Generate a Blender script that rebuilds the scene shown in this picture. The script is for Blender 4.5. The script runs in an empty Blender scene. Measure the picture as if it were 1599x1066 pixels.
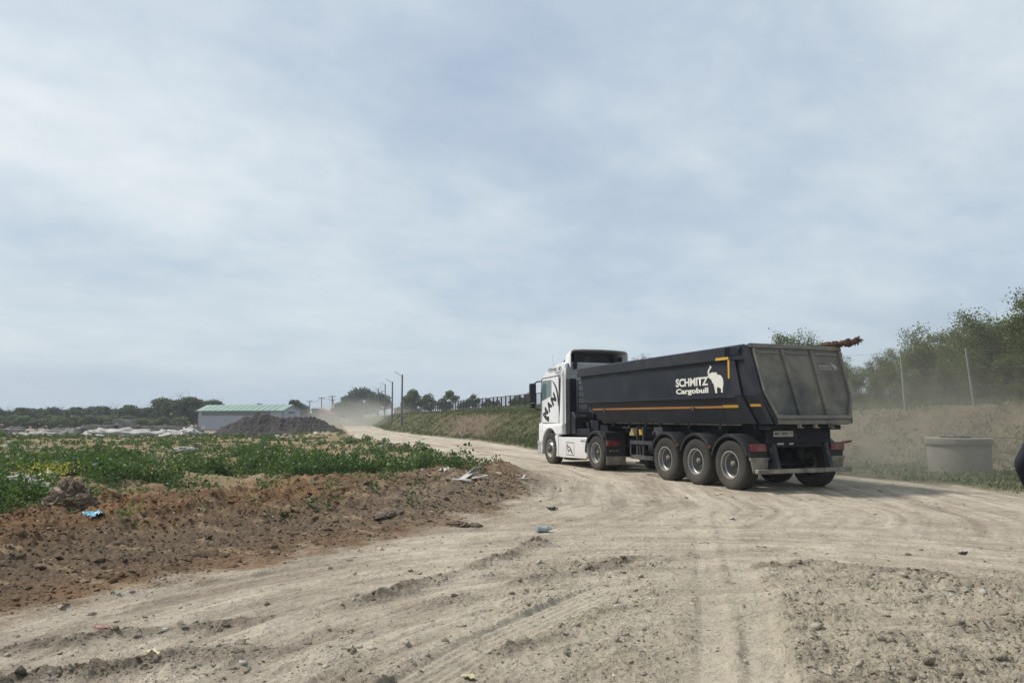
import bpy, bmesh, math, random
import numpy as np
from mathutils import Vector, Matrix
R = math.radians
scene = bpy.context.scene
COL = scene.collection

# ------------------------------------------------------------------ camera, world, sun, exposure
CAM_H = 1.58
cam = bpy.data.objects.new('camera', bpy.data.cameras.new('camera'))
COL.objects.link(cam)
cam.location = (0, 0, CAM_H)
cam.rotation_euler = (R(90 + 5.8), 0, 0)
cam.data.sensor_width = 36
cam.data.lens = 25.9
cam.data.clip_end = 5000
cam.data.clip_start = 0.05
scene.camera = cam

SUN_EL, SUN_AZ = R(52), math.atan2(-0.86, 0.30)          # azimuth measured from +Y towards +X
sun_dir = Vector((math.sin(SUN_AZ) * math.cos(SUN_EL), math.cos(SUN_AZ) * math.cos(SUN_EL), math.sin(SUN_EL)))
sl = bpy.data.lights.new('sun', 'SUN')
sl.energy = 3.5
sl.angle = R(9)
sl.color = (1.0, 0.94, 0.85)
so = bpy.data.objects.new('sun', sl)
COL.objects.link(so)
so.rotation_euler = (-sun_dir).to_track_quat('-Z', 'Y').to_euler()
so.location = (-20, 10, 40)

scene.view_settings.view_transform = 'Standard'
scene.view_settings.look = 'None'
scene.view_settings.exposure = 0.32
scene.view_settings.gamma = 1.0

world = bpy.data.worlds.new('World')
scene.world = world
world.use_nodes = True


class NT:
    """small helper for node trees"""
    def __init__(s, tree):
        s.t = tree
        tree.nodes.clear()

    def n(s, typ, **kw):
        nd = s.t.nodes.new(typ)
        for k, v in kw.items():
            if k.startswith('_'):
                setattr(nd, k[1:], v)
            else:
                k2 = int(k[1:]) if k[0] == 'i' and k[1:].isdigit() else k.replace('__', ' ')
                inp = nd.inputs[k2]
                if hasattr(v, 'is_output') or isinstance(v, bpy.types.NodeSocket):
                    s.t.links.new(v, inp)
                else:
                    inp.default_value = v
        return nd

    def link(s, a, b):
        s.t.links.new(a, b)

    def math(s, op, a, b=None, c=None, clamp=False):
        nd = s.t.nodes.new('ShaderNodeMath')
        nd.operation = op
        nd.use_clamp = clamp
        for i, v in enumerate((a, b, c)):
            if v is None:
                continue
            if isinstance(v, bpy.types.NodeSocket):
                s.t.links.new(v, nd.inputs[i])
            else:
                nd.inputs[i].default_value = v
        return nd.outputs[0]

    def vmath(s, op, a, b=None):
        nd = s.t.nodes.new('ShaderNodeVectorMath')
        nd.operation = op
        for i, v in enumerate((a, b)):
            if v is None:
                continue
            if isinstance(v, bpy.types.NodeSocket):
                s.t.links.new(v, nd.inputs[i])
            else:
                nd.inputs[i].default_value = v
        return nd

    def mix(s, fac, a, b, blend='MIX'):
        nd = s.t.nodes.new('ShaderNodeMix')
        nd.data_type = 'RGBA'
        nd.blend_type = blend
        for sock, v in ((nd.inputs[0], fac), (nd.inputs[6], a), (nd.inputs[7], b)):
            if isinstance(v, bpy.types.NodeSocket):
                s.t.links.new(v, sock)
            elif sock == nd.inputs[0]:
                sock.default_value = v
            else:
                sock.default_value = (*v, 1) if len(v) == 3 else v
        return nd.outputs[2]

    def ramp(s, fac, stops):
        nd = s.t.nodes.new('ShaderNodeValToRGB')
        e = nd.color_ramp.elements
        while len(e) < len(stops):
            e.new(0.5)
        for el, (p, c) in zip(e, stops):
            el.position = p
            el.color = (*c, 1) if len(c) == 3 else c
        s.t.links.new(fac, nd.inputs[0])
        return nd.outputs[0]

    def noise(s, vec, scale, detail=4, rough=0.55, dist=0.0):
        nd = s.n('ShaderNodeTexNoise', Scale=scale, Detail=detail, Roughness=rough, Distortion=dist)
        if vec is not None:
            s.link(vec, nd.inputs['Vector'])
        return nd.outputs[0]


def build_world():
    w = NT(world.node_tree)
    out = w.n('ShaderNodeOutputWorld')
    tc = w.n('ShaderNodeTexCoord').outputs['Generated']
    sep = w.n('ShaderNodeSeparateXYZ', Vector=tc)
    X, Y, Z = sep.outputs
    sky = w.n('ShaderNodeTexSky', _sky_type='NISHITA', _sun_disc=False, _sun_elevation=SUN_EL, _sun_rotation=SUN_AZ,
              _altitude=50, _air_density=1.4, _dust_density=3.0, _ozone_density=1.5)
    # cloud layer: direction projected on a high plane
    zz = w.math('ADD', w.math('MAXIMUM', Z, 0.0), 0.24)
    px = w.math('DIVIDE', X, zz)
    py = w.math('DIVIDE', Y, zz)
    # streaks drift up to the right
    ca, sa = math.cos(R(35)), math.sin(R(35))
    u = w.math('ADD', w.math('MULTIPLY', px, ca), w.math('MULTIPLY', py, sa))
    v = w.math('SUBTRACT', w.math('MULTIPLY', py, ca), w.math('MULTIPLY', px, sa))
    vec = w.n('ShaderNodeCombineXYZ', X=w.math('MULTIPLY', u, 0.55), Y=v, Z=3.3).outputs[0]
    n1 = w.noise(vec, 0.75, 5, 0.52, 0.25)
    vec2 = w.n('ShaderNodeCombineXYZ', X=w.math('MULTIPLY', u, 0.8), Y=v, Z=9.1).outputs[0]
    n2 = w.noise(vec2, 2.1, 6, 0.58, 0.2)
    vec3 = w.n('ShaderNodeCombineXYZ', X=w.math('MULTIPLY', u, 0.9), Y=v, Z=1.7).outputs[0]
    n3 = w.noise(vec3, 6.0, 5, 0.6, 0.3)
    n = w.math('ADD', w.math('MULTIPLY', n1, 0.62), w.math('MULTIPLY', n2, 0.36))
    n = w.math('ADD', n, w.math('MULTIPLY', w.math('SUBTRACT', n3, 0.5), 0.16))
    n = w.math('ADD', w.math('MULTIPLY', w.math('SUBTRACT', n, 0.49), 1.65), 0.54)
    # brighter veil high on the left, thin blue gap high in the middle
    d1 = w.vmath('DOT_PRODUCT', tc, tuple(Vector((-0.60, 0.80, 0.50)).normalized())).outputs['Value']
    g1 = w.math('POWER', w.math('MAXIMUM', d1, 0.0), 9.0)
    d2 = w.vmath('DOT_PRODUCT', tc, tuple(Vector((0.02, 0.88, 0.46)).normalized())).outputs['Value']
    g2 = w.math('POWER', w.math('MAXIMUM', d2, 0.0), 90.0)
    n = w.math('ADD', n, w.math('MULTIPLY', g1, 0.13))
    n = w.math('SUBTRACT', n, w.math('MULTIPLY', g2, 0.10))
    cl = w.ramp(n, [(0.26, (0.35, 0.43, 0.54)), (0.42, (0.43, 0.505, 0.59)), (0.56, (0.53, 0.60, 0.655)), (0.74, (0.67, 0.71, 0.73))])
    hz = w.math('POWER', w.math('SUBTRACT', 1.0, w.math('MINIMUM', w.math('MAXIMUM', Z, 0.0), 1.0)), 7.0)
    cl = w.mix(w.math('MULTIPLY', hz, 0.9), cl, (0.41, 0.51, 0.61))
    skys = w.mix(1.0, sky.outputs[0], (0.10, 0.10, 0.10), 'MULTIPLY')
    fin = w.mix(0.90, skys, cl)
    bg = w.n('ShaderNodeBackground', Color=fin, Strength=1.0)
    w.link(bg.outputs[0], out.inputs[0])


build_world()

# ------------------------------------------------------------------ materials
MATS = {}


def mat(name, col, rough=0.7, metal=0.0, var=0.0, vscale=6.0, dirt=None, dirt_h=None, bump=0.0, bscale=30.0, spec=0.5, detail=5):
    """procedural surface: colour broken up by noise, optional dirt patches, optional dirt rising from the ground"""
    if name in MATS:
        return MATS[name]
    m = bpy.data.materials.new(name)
    m.use_nodes = True
    w = NT(m.node_tree)
    out = w.n('ShaderNodeOutputMaterial')
    bs = w.n('ShaderNodeBsdfPrincipled', Roughness=rough, Metallic=metal)
    bs.inputs['Specular IOR Level'].default_value = spec
    geo = w.n('ShaderNodeNewGeometry')
    tc = w.n('ShaderNodeTexCoord').outputs['Object']
    c = w.n('ShaderNodeRGB').outputs[0]
    c.default_value = (*col, 1)
    if var > 0:
        nz = w.noise(tc, vscale, detail, 0.6)
        f = w.math('MULTIPLY_ADD', nz, 2 * var, 1 - var)
        vv = w.n('ShaderNodeCombineColor')
        for i in range(3):
            w.link(f, vv.inputs[i])
        c = w.mix(1.0, c, vv.outputs[0], 'MULTIPLY')
    r_ = None
    if dirt is not None:
        dcol, amount = dirt[0], dirt[1]
        nz = w.noise(tc, dirt[2] if len(dirt) > 2 else 3.0, 6, 0.65, 0.3)
        f = w.math('MULTIPLY', w.math('SUBTRACT', nz, 1 - amount - 0.12), 4.0, clamp=True)
        if dirt_h is not None:
            z = w.n('ShaderNodeSeparateXYZ', Vector=geo.outputs['Position']).outputs[2]
            g = w.math('DIVIDE', w.math('SUBTRACT', dirt_h[1], z), dirt_h[1] - dirt_h[0], clamp=True)
            g = w.math('MULTIPLY', g, w.math('MULTIPLY_ADD', nz, 1.2, 0.1))
            f = w.math('MAXIMUM', w.math('MULTIPLY', f, 0.6), g)
        f = w.math('MULTIPLY', f, 0.9, clamp=True)
        c = w.mix(f, c, dcol)
        r_ = w.math('ADD', w.math('MULTIPLY', f, 0.9 - rough), rough)
        w.link(r_, bs.inputs['Roughness'])
    w.link(c, bs.inputs['Base Color'])
    if bump > 0:
        nz = w.noise(tc, bscale, 6, 0.6)
        b = w.n('ShaderNodeBump', Strength=1.0, Distance=bump, Height=nz)
        w.link(b.outputs[0], bs.inputs['Normal'])
    w.link(bs.outputs[0], out.inputs[0])
    MATS[name] = m
    return m


def leaf_mat(name, c1, c2, c3=None, trans=0.35):
    m = bpy.data.materials.new(name)
    m.use_nodes = True
    w = NT(m.node_tree)
    out = w.n('ShaderNodeOutputMaterial')
    geo = w.n('ShaderNodeNewGeometry')
    nz = w.noise(geo.outputs['Position'], 0.9, 3, 0.5)
    f = w.math('ADD', w.math('MULTIPLY', geo.outputs['Random Per Island'], 0.55), w.math('MULTIPLY', nz, 0.6))
    stops = [(0.18, c1), (0.75, c2)]
    if c3:
        stops.append((1.0, c3))
    c = w.ramp(f, stops)
    d = w.n('ShaderNodeBsdfPrincipled', Roughness=0.55)
    d.inputs['Specular IOR Level'].default_value = 0.3
    w.link(c, d.inputs['Base Color'])
    t = w.n('ShaderNodeBsdfTranslucent', Color=w.mix(1.0, c, (1.3, 1.5, 0.7), 'MULTIPLY'))
    mx = w.n('ShaderNodeMixShader', Fac=trans)
    w.link(d.outputs[0], mx.inputs[1])
    w.link(t.outputs[0], mx.inputs[2])
    w.link(mx.outputs[0], out.inputs[0])
    MATS[name] = m
    return m


DUST = (0.30, 0.265, 0.21)
M_soil_dummy = None
mat('black_plastic', (0.006, 0.008, 0.012), 0.5, 0, 0.2, 5, ((0.10, 0.09, 0.075), 0.36, 4.0), (-1.0, 1.4), spec=0.3)
mat('dark_metal', (0.005, 0.008, 0.015), 0.6, 0.0, 0.3, 4, ((0.09, 0.08, 0.068), 0.34, 3.0), (-1.0, 1.2), spec=0.25)
mat('frame_steel', (0.030, 0.034, 0.042), 0.65, 0.0, 0.3, 4, ((0.13, 0.12, 0.10), 0.40, 3.0), spec=0.3)
mat('tyre_rubber', (0.014, 0.014, 0.014), 0.85, 0, 0.25, 9, ((0.115, 0.105, 0.085), 0.45, 3.0), (-0.5, 1.6), 0.004, 60, spec=0.25)
mat('tipper_paint', (0.0065, 0.010, 0.018), 0.42, 0.0, 0.25, 2.0, ((0.028, 0.030, 0.033), 0.44, 1.1), spec=0.28)
mat('tipper_rail_paint', (0.013, 0.017, 0.025), 0.45, 0.0, 0.25, 2.5, ((0.045, 0.045, 0.045), 0.42, 2.0), spec=0.28)
mat('gate_paint', (0.046, 0.052, 0.053), 0.6, 0.0, 0.25, 1.5, ((0.19, 0.176, 0.145), 0.52, 1.0), spec=0.3)
mat('gate_frame_paint', (0.11, 0.115, 0.112), 0.6, 0.0, 0.2, 3, ((0.22, 0.20, 0.155), 0.50, 2.0), spec=0.3)
mat('dusty_steel', (0.06, 0.058, 0.052), 0.75, 0.1, 0.25, 5, (DUST, 0.55, 3.0))
mat('white_paint', (0.72, 0.73, 0.74), 0.32, 0, 0.03, 2, ((0.42, 0.37, 0.30), 0.33, 2.2), (-0.1, 1.3))
mat('grey_paint', (0.36, 0.38, 0.40), 0.45, 0, 0.1, 3, ((0.30, 0.27, 0.22), 0.42, 2.0))
mat('rim_silver', (0.34, 0.34, 0.34), 0.38, 0.7, 0.2, 6, (DUST, 0.40, 5.0))
mat('hub_dark', (0.03, 0.029, 0.028), 0.6, 0.3, 0.3, 8, (DUST, 0.45, 6.0))
mat('black_vinyl', (0.012, 0.012, 0.014), 0.4)
mat('lettering_white', (0.62, 0.61, 0.56), 0.55, 0, 0.1, 9)
mat('lettering_dull', (0.30, 0.29, 0.25), 0.6, 0, 0.1, 9)
mat('stripe_orange', (0.42, 0.19, 0.05), 0.5, 0, 0.15, 7)
mat('stripe_yellow', (0.52, 0.29, 0.035), 0.45, 0, 0.12, 7)
mat('chock_yellow', (0.30, 0.25, 0.11), 0.6, 0, 0.15, 8)
mat('lamp_red', (0.16, 0.012, 0.018), 0.35, 0, 0.1, 9, ((0.2, 0.13, 0.11), 0.42, 5.0))
mat('lamp_amber', (0.11, 0.04, 0.02), 0.3)
mat('plate_white', (0.40, 0.39, 0.35), 0.5, 0, 0.1, 9)
mat('window_glass', (0.10, 0.155, 0.155), 0.04, 0.0, 0, spec=1.0)
mat('mirror_glass', (0.6, 0.62, 0.65), 0.03, 1.0)
mat('concrete', (0.215, 0.205, 0.18), 0.9, 0, 0.30, 2.5, ((0.125, 0.11, 0.085), 0.48, 1.8), (-0.3, 0.95), 0.010, 18)
mat('concrete_dark', (0.18, 0.18, 0.17), 0.9, 0, 0.3, 1.2, ((0.30, 0.28, 0.24), 0.4, 1.0), None, 0.01, 10)
mat('iron_lid', (0.055, 0.05, 0.045), 0.7, 0.3, 0.3, 8, (DUST, 0.45, 5.0))
mat('bark', (0.10, 0.08, 0.06), 0.9, 0, 0.3, 8, bump=0.01, bscale=12)
mat('pole_concrete', (0.14, 0.135, 0.125), 0.85, 0, 0.2, 3)
mat('post_light', (0.20, 0.20, 0.19), 0.8, 0, 0.15, 4)
mat('post_dark', (0.045, 0.04, 0.035), 0.8, 0, 0.2, 4)
mat('fence_wire', (0.16, 0.16, 0.15), 0.7)
mat('shed_wall', (0.30, 0.33, 0.38), 0.6, 0, 0.06, 0.4)
mat('shed_roof', (0.16, 0.26, 0.22), 0.6, 0, 0.10, 0.5)
mat('shed_trim', (0.10, 0.12, 0.15), 0.6)
mat('shed_frieze', (0.13, 0.14, 0.16), 0.7, 0, 0.4, 0.8)
mat('pale_wall', (0.42, 0.42, 0.42), 0.8, 0, 0.08, 0.5)
mat('red_roof', (0.24, 0.07, 0.085), 0.7, 0, 0.15, 0.8)
mat('house_wall', (0.26, 0.13, 0.11), 0.8, 0, 0.1, 0.8)
mat('white_junk', (0.46, 0.44, 0.40), 0.7, 0, 0.12, 2, ((0.35, 0.3, 0.22), 0.40, 1.5))
mat('red_paint', (0.26, 0.035, 0.045), 0.5, 0, 0.15, 1.5)
mat('blue_plastic', (0.16, 0.38, 0.50), 0.5, 0, 0.2, 9)
mat('cream_foam', (0.48, 0.42, 0.28), 0.8, 0, 0.15, 1.2)
mat('board_grey', (0.36, 0.35, 0.33), 0.8, 0, 0.15, 5)
mat('wood', (0.30, 0.22, 0.14), 0.8, 0, 0.25, 6)
mat('rusty_bark', (0.075, 0.040, 0.026), 0.9, 0, 0.5, 6, bump=0.02, bscale=18)
mat('navy_cloth', (0.0035, 0.0045, 0.012), 0.85, 0, 0.25, 8, bump=0.004, bscale=40)
mat('dark_cloth', (0.012, 0.012, 0.014), 0.85, 0, 0.2, 8, bump=0.003, bscale=40)
mat('skin', (0.36, 0.20, 0.14), 0.55, 0, 0.08, 8)
mat('hair', (0.02, 0.014, 0.01), 0.6, 0, 0.3, 30)
mat('shoe', (0.02, 0.018, 0.016), 0.6)
mat('cap_white', (0.55, 0.55, 0.52), 0.7)
mat('eye', (0.03, 0.02, 0.02), 0.2)
leaf_mat('leaf_near', (0.058, 0.075, 0.032), (0.118, 0.140, 0.058), (0.19, 0.20, 0.10))
leaf_mat('leaf_far', (0.030, 0.052, 0.030), (0.066, 0.096, 0.048), (0.10, 0.13, 0.06), 0.3)
leaf_mat('leaf_mid', (0.058, 0.082, 0.040), (0.112, 0.145, 0.066), (0.15, 0.18, 0.085), 0.35)
leaf_mat('weed_leaf', (0.034, 0.062, 0.022), (0.080, 0.130, 0.042), (0.17, 0.20, 0.075), 0.3)
leaf_mat('grass_blade', (0.050, 0.066, 0.032), (0.100, 0.115, 0.055), (0.21, 0.185, 0.115), 0.25)
leaf_mat('yellow_flower', (0.16, 0.17, 0.03), (0.36, 0.33, 0.05), None, 0.3)


# ------------------------------------------------------------------ mesh helpers
OFF = [Vector((0, 0, 0))]        # subtracted from coordinates when a mesh is built (origin of the current thing)


class MB:
    def __init__(s):
        s.v = []
        s.f = []

    def add(s, vs, fs):
        b = len(s.v)
        s.v += [tuple(q) for q in vs]
        s.f += [tuple(b + i for i in f) for f in fs]
        return s

    def box(s, x0, x1, y0, y1, z0, z1, M=None):
        vs = [Vector((x, y, z)) for z in (z0, z1) for y in (y0, y1) for x in (x0, x1)]
        if M is not None:
            vs = [M @ q for q in vs]
        return s.add(vs, [(0, 2, 3, 1), (4, 5, 7, 6), (0, 1, 5, 4), (2, 6, 7, 3), (0, 4, 6, 2), (1, 3, 7, 5)])

    def prism(s, poly, a, b, axis='y', fn=None):
        """extrude polygon (pairs) between a and b. axis y: poly=(x,z); axis x: poly=(y,z); axis z: poly=(x,y)"""
        n = len(poly)
        mk = {'y': lambda p, t: (p[0], t, p[1]), 'x': lambda p, t: (t, p[0], p[1]), 'z': lambda p, t: (p[0], p[1], t)}[axis]
        vs = [mk(p, a) for p in poly] + [mk(p, b) for p in poly]
        if fn:
            vs = [fn(Vector(q)) for q in vs]
        fs = [tuple(range(n)), tuple(range(2 * n - 1, n - 1, -1))]
        fs += [(i, i + n, (i + 1) % n + n, (i + 1) % n) for i in range(n)]
        return s.add(vs, fs)

    def tube(s, pts, r, n=8, cap=True):
        pts = [Vector(p) for p in pts]
        m = len(pts)
        rr = r if isinstance(r, (list, tuple)) else [r] * m
        vs, fs = [], []
        up = None
        for i, p in enumerate(pts):
            d = (pts[min(i + 1, m - 1)] - pts[max(i - 1, 0)]).normalized()
            if up is None:
                up = Vector((0, 0, 1)) if abs(d.z) < 0.9 else Vector((1, 0, 0))
            a = d.cross(up).normalized()
            up = a.cross(d).normalized()
            for k in range(n):
                t = 2 * math.pi * k / n
                vs.append(p + (a * math.cos(t) + up * math.sin(t)) * rr[i])
        for i in range(m - 1):
            for k in range(n):
                fs.append((i * n + k, i * n + (k + 1) % n, (i + 1) * n + (k + 1) % n, (i + 1) * n + k))
        if cap:
            fs.append(tuple(range(n - 1, -1, -1)))
            fs.append(tuple((m - 1) * n + k for k in range(n)))
        return s.add(vs, fs)

    def lathe(s, prof, c, n=40, axis='y', a0=0.0, a1=360.0, closed=True):
        """prof: (offset along axis, radius) pairs; closed profile when given as a loop"""
        full = abs(a1 - a0) >= 359.9
        m = len(prof)
        vs, fs = [], []
        cnt = n if full else n + 1
        for k in range(cnt):
            t = R(a0 + (a1 - a0) * k / n)
            for (o, r) in prof:
                if axis == 'y':
                    vs.append((c[0] + r * math.cos(t), c[1] + o, c[2] + r * math.sin(t)))
                else:
                    vs.append((c[0] + r * math.cos(t), c[1] + r * math.sin(t), c[2] + o))
        mm = m if closed else m - 1
        for k in range(n):
            k2 = (k + 1) % cnt
            for i in range(mm):
                j = (i + 1) % m
                fs.append((k * m + i, k * m + j, k2 * m + j, k2 * m + i))
        if not full and closed:
            fs.append(tuple(range(m - 1, -1, -1)))
            fs.append(tuple(n * m + i for i in range(m)))
        return s.add(vs, fs)

    def build(s, name, m, parent=None, smooth=False, bevel=0.0, seg=2, sub=0, angle=40):
        me = bpy.data.meshes.new(name)
        off = OFF[0]
        me.from_pydata([(x - off[0], y - off[1], z - off[2]) for x, y, z in s.v], [], s.f)
        bm = bmesh.new()
        bm.from_mesh(me)
        bmesh.ops.recalc_face_normals(bm, faces=bm.faces)
        bm.to_mesh(me)
        bm.free()
        me.materials.append(MATS[m] if isinstance(m, str) else m)
        if smooth:
            me.polygons.foreach_set('use_smooth', [True] * len(me.polygons))
            try:
                me.set_sharp_from_angle(angle=R(angle))
            except Exception:
                pass
        o = bpy.data.objects.new(name, me)
        COL.objects.link(o)
        if parent is not None:
            o.parent = parent
        if bevel > 0:
            b = o.modifiers.new('bevel', 'BEVEL')
            b.width = bevel
            b.segments = seg
            b.limit_method = 'ANGLE'
            b.angle_limit = R(35)
            b.harden_normals = False
        if sub:
            q = o.modifiers.new('sub', 'SUBSURF')
            q.levels = q.render_levels = sub
        return o


def tag(o, label=None, cat=None, group=None, kind=None):
    if label:
        o['label'] = label
    if cat:
        o['category'] = cat
    if group:
        o['group'] = group
    if kind:
        o['kind'] = kind
    return o


def thing(name, label, cat, loc=(0, 0, 0), rz=0.0, group=None):
    o = bpy.data.objects.new(name, None)
    COL.objects.link(o)
    o.location = loc
    o.rotation_euler = (0, 0, rz)
    o.empty_display_size = 0.2
    return tag(o, label, cat, group)


def dup(root, loc, rz=0.0, sc=(1, 1, 1), label=None, group=None):
    r = root.copy()
    COL.objects.link(r)
    r.location = loc
    r.rotation_euler = (0, 0, rz)
    r.scale = sc
    if label:
        r['label'] = label
    if group:
        r['group'] = group
    for ch in list(root.children):
        c = ch.copy()
        COL.objects.link(c)
        c.parent = r
        for g in list(ch.children):
            d = g.copy()
            COL.objects.link(d)
            d.parent = c
    return r


def mesh_np(name, V, F, m, parent=None, smooth=False, col=None):
    """fast mesh from numpy arrays; F is (n,3) or (n,4)"""
    me = bpy.data.meshes.new(name)
    k = F.shape[1]
    me.vertices.add(len(V))
    me.vertices.foreach_set('co', np.ascontiguousarray(V, dtype=np.float32).ravel())
    me.loops.add(F.size)
    me.loops.foreach_set('vertex_index', np.ascontiguousarray(F, dtype=np.int32).ravel())
    me.polygons.add(len(F))
    me.polygons.foreach_set('loop_start', np.arange(0, F.size, k, dtype=np.int32))
    me.polygons.foreach_set('loop_total', np.full(len(F), k, dtype=np.int32))
    me.update(calc_edges=True)
    if smooth:
        me.polygons.foreach_set('use_smooth', np.ones(len(F), dtype=bool))
    if col is not None:
        at = me.color_attributes.new('soil', 'FLOAT_COLOR', 'POINT')
        c4 = np.ones((len(V), 4), dtype=np.float32)
        c4[:, :3] = col
        at.data.foreach_set('color', c4.ravel())
    me.materials.append(MATS[m] if isinstance(m, str) else m)
    o = bpy.data.objects.new(name, me)
    COL.objects.link(o)
    if parent is not None:
        o.parent = parent
    return o

# ------------------------------------------------------------------ terrain
def _hash(ix, iy, seed):
    h = (ix.astype(np.int64) * 374761393 + iy.astype(np.int64) * 668265263 + seed * 1442695041) & 0xFFFFFFFF
    h = ((h ^ (h >> 13)) * 1274126177) & 0xFFFFFFFF
    return h ^ (h >> 16)


def perlin(x, y, seed=0):
    x = np.asarray(x, float)
    y = np.asarray(y, float)
    ix, iy = np.floor(x), np.floor(y)
    fx, fy = x - ix, y - iy
    u = fx * fx * fx * (fx * (fx * 6 - 15) + 10)
    v = fy * fy * fy * (fy * (fy * 6 - 15) + 10)

    def g(ax, ay, dx, dy):
        a = (_hash(ax, ay, seed) & 0xFFFF) * (2 * math.pi / 65536.0)
        return np.cos(a) * dx + np.sin(a) * dy
    n00 = g(ix, iy, fx, fy)
    n10 = g(ix + 1, iy, fx - 1, fy)
    n01 = g(ix, iy + 1, fx, fy - 1)
    n11 = g(ix + 1, iy + 1, fx - 1, fy - 1)
    return 1.5 * ((n00 * (1 - u) + n10 * u) * (1 - v) + (n01 * (1 - u) + n11 * u) * v)


def fbm(x, y, octv=4, seed=0, gain=0.5, ridged=False):
    s, a, t = 0.0, 1.0, 0.0
    for i in range(octv):
        n = perlin(x * 2 ** i + 17.3 * i, y * 2 ** i - 9.1 * i, seed + i)
        if ridged:
            n = 1 - 2 * np.abs(n)
        s = s + a * n
        t += a
        a *= gain
    return s / t


def S(t, a=0.0, b=1.0):
    t = np.clip((t - a) / (b - a), 0, 1)
    return t * t * (3 - 2 * t)


def poly_sd(x, y, pts):
    """signed distance to a polyline (positive to the right of its direction) and arc length"""
    best = np.full(x.shape, 1e18)
    sd = np.zeros(x.shape)
    al = np.zeros(x.shape)
    acc = 0.0
    for i in range(len(pts) - 1):
        (ax, ay), (bx, by) = pts[i], pts[i + 1]
        dx, dy = bx - ax, by - ay
        L = math.hypot(dx, dy)
        t = ((x - ax) * dx + (y - ay) * dy) / (L * L)
        lo = -1e9 if i == 0 else 0.0
        hi = 1e9 if i == len(pts) - 2 else 1.0
        tc = np.clip(t, lo, hi)
        ex, ey = x - (ax + tc * dx), y - (ay + tc * dy)
        d2 = ex * ex + ey * ey
        side = np.sign((x - ax) * dy - (y - ay) * dx)
        m = d2 < best
        best = np.where(m, d2, best)
        sd = np.where(m, side * np.sqrt(d2), sd)
        al = np.where(m, acc + tc * L, al)
        acc += L
    return sd, al


LEFT = [(-7.5, 2.2), (-3.9, 5.6), (-3.45, 6.65), (-2.7, 7.9), (-1.6, 9.5), (-0.7, 11.0), (0.1, 13), (0.62, 15.4), (0.45, 20.3), (-0.9, 25.4),
        (-5.5, 40), (-10.8, 52), (-20.5, 91), (-42, 183), (-90, 380)]
VERGE = [(40, -16), (20, 4.5), (13, 11.5), (10.5, 15.2), (9.0, 18.8), (6.0, 25.8), (1.3, 34.3), (-1.6, 45.7), (-7.4, 61), (-14.4, 83), (-24, 125), (-42, 200), (-84, 380)]
TOE = [(60, 2), (30, 12.5), (20, 18.0), (12.2, 22.6), (7.2, 28), (1.5, 36), (-1.4, 46.2), (-7.2, 61.4), (-14.2, 83.5), (-23.6, 125.5), (-41.5, 200.5), (-83, 380.5)]
ROADC = [(-9, 0), (-3.0, 4.4), (0.6, 8.8), (3.1, 13), (3.6, 18), (2.6, 24), (-0.5, 33), (-4.2, 44), (-9.6, 58), (-17, 84), (-32, 130), (-43, 190), (-88, 380)]
TRACK = [(1.02, 2.0), (1.37, 4.3), (1.74, 5.6), (2.17, 7.4), (2.6, 9.2), (3.3, 12.0), (4.15, 15.0), (4.4, 17)]
TRACK2 = [(-1.0, 3.6), (-0.62, 4.4), (-0.2, 5.3), (0.5, 6.4), (1.3, 7.5)]
RIDGES = [([(-3.6, 5.0), (-2.4, 5.65), (-1.6, 6.15), (-0.95, 6.95), (-0.1, 8.4), (0.5, 9.9)], 0.13, 0.030, 0.8),
          ([(-0.9, 6.0), (-0.3, 6.8), (0.6, 7.6), (1.3, 8.2), (2.1, 8.8)], 0.12, 0.035, 0.9),
          ([(-3.4, 4.2), (-2.7, 4.6), (-2.0, 5.0), (-1.2, 5.6)], 0.15, 0.028, 0.8),
          ([(-1.2, 4.3), (-0.5, 4.75), (0.3, 5.5), (0.9, 6.3)], 0.10, 0.022, 0.5),
          ([(2.45, 7.9), (3.3, 8.05), (4.2, 7.6), (5.0, 6.9), (5.9, 5.9)], 0.09, 0.030, 0.6),
          ([(1.55, 4.8), (2.2, 5.15), (3.05, 5.45), (4.1, 5.85), (5.4, 5.9)], 0.16, 0.070, 0.35),
          ([(1.4, 4.0), (2.2, 4.6), (3.2, 4.9), (4.6, 5.0)], 0.12, 0.030, 0.4),
          ([(-6.0, 4.9), (-4.2, 5.75), (-2.9, 7.35), (-1.2, 9.7), (0.1, 11.4)], 0.10, 0.030, 0.2)]


def fields(x, y):
    """zone weights at ground points"""
    D = {}
    wob = 0.35 * perlin(x * 0.45, y * 0.45, 71) + 0.12 * perlin(x * 1.7, y * 1.7, 72)
    f, fa = poly_sd(x, y, LEFT)
    D['f'] = -f + wob * S(np.hypot(x, y), 2, 30) + 0.10 * perlin(x * 2.1, y * 2.1, 73)            # positive into the left field
    vg, va = poly_sd(x, y, VERGE)
    D['vg'] = vg + wob
    b, ba = poly_sd(x, y, TOE)
    D['b'] = b + wob
    D['ba'] = ba
    c, ca = poly_sd(x, y, ROADC)
    D['c'], D['ca'] = c, ca
    return D


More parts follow.
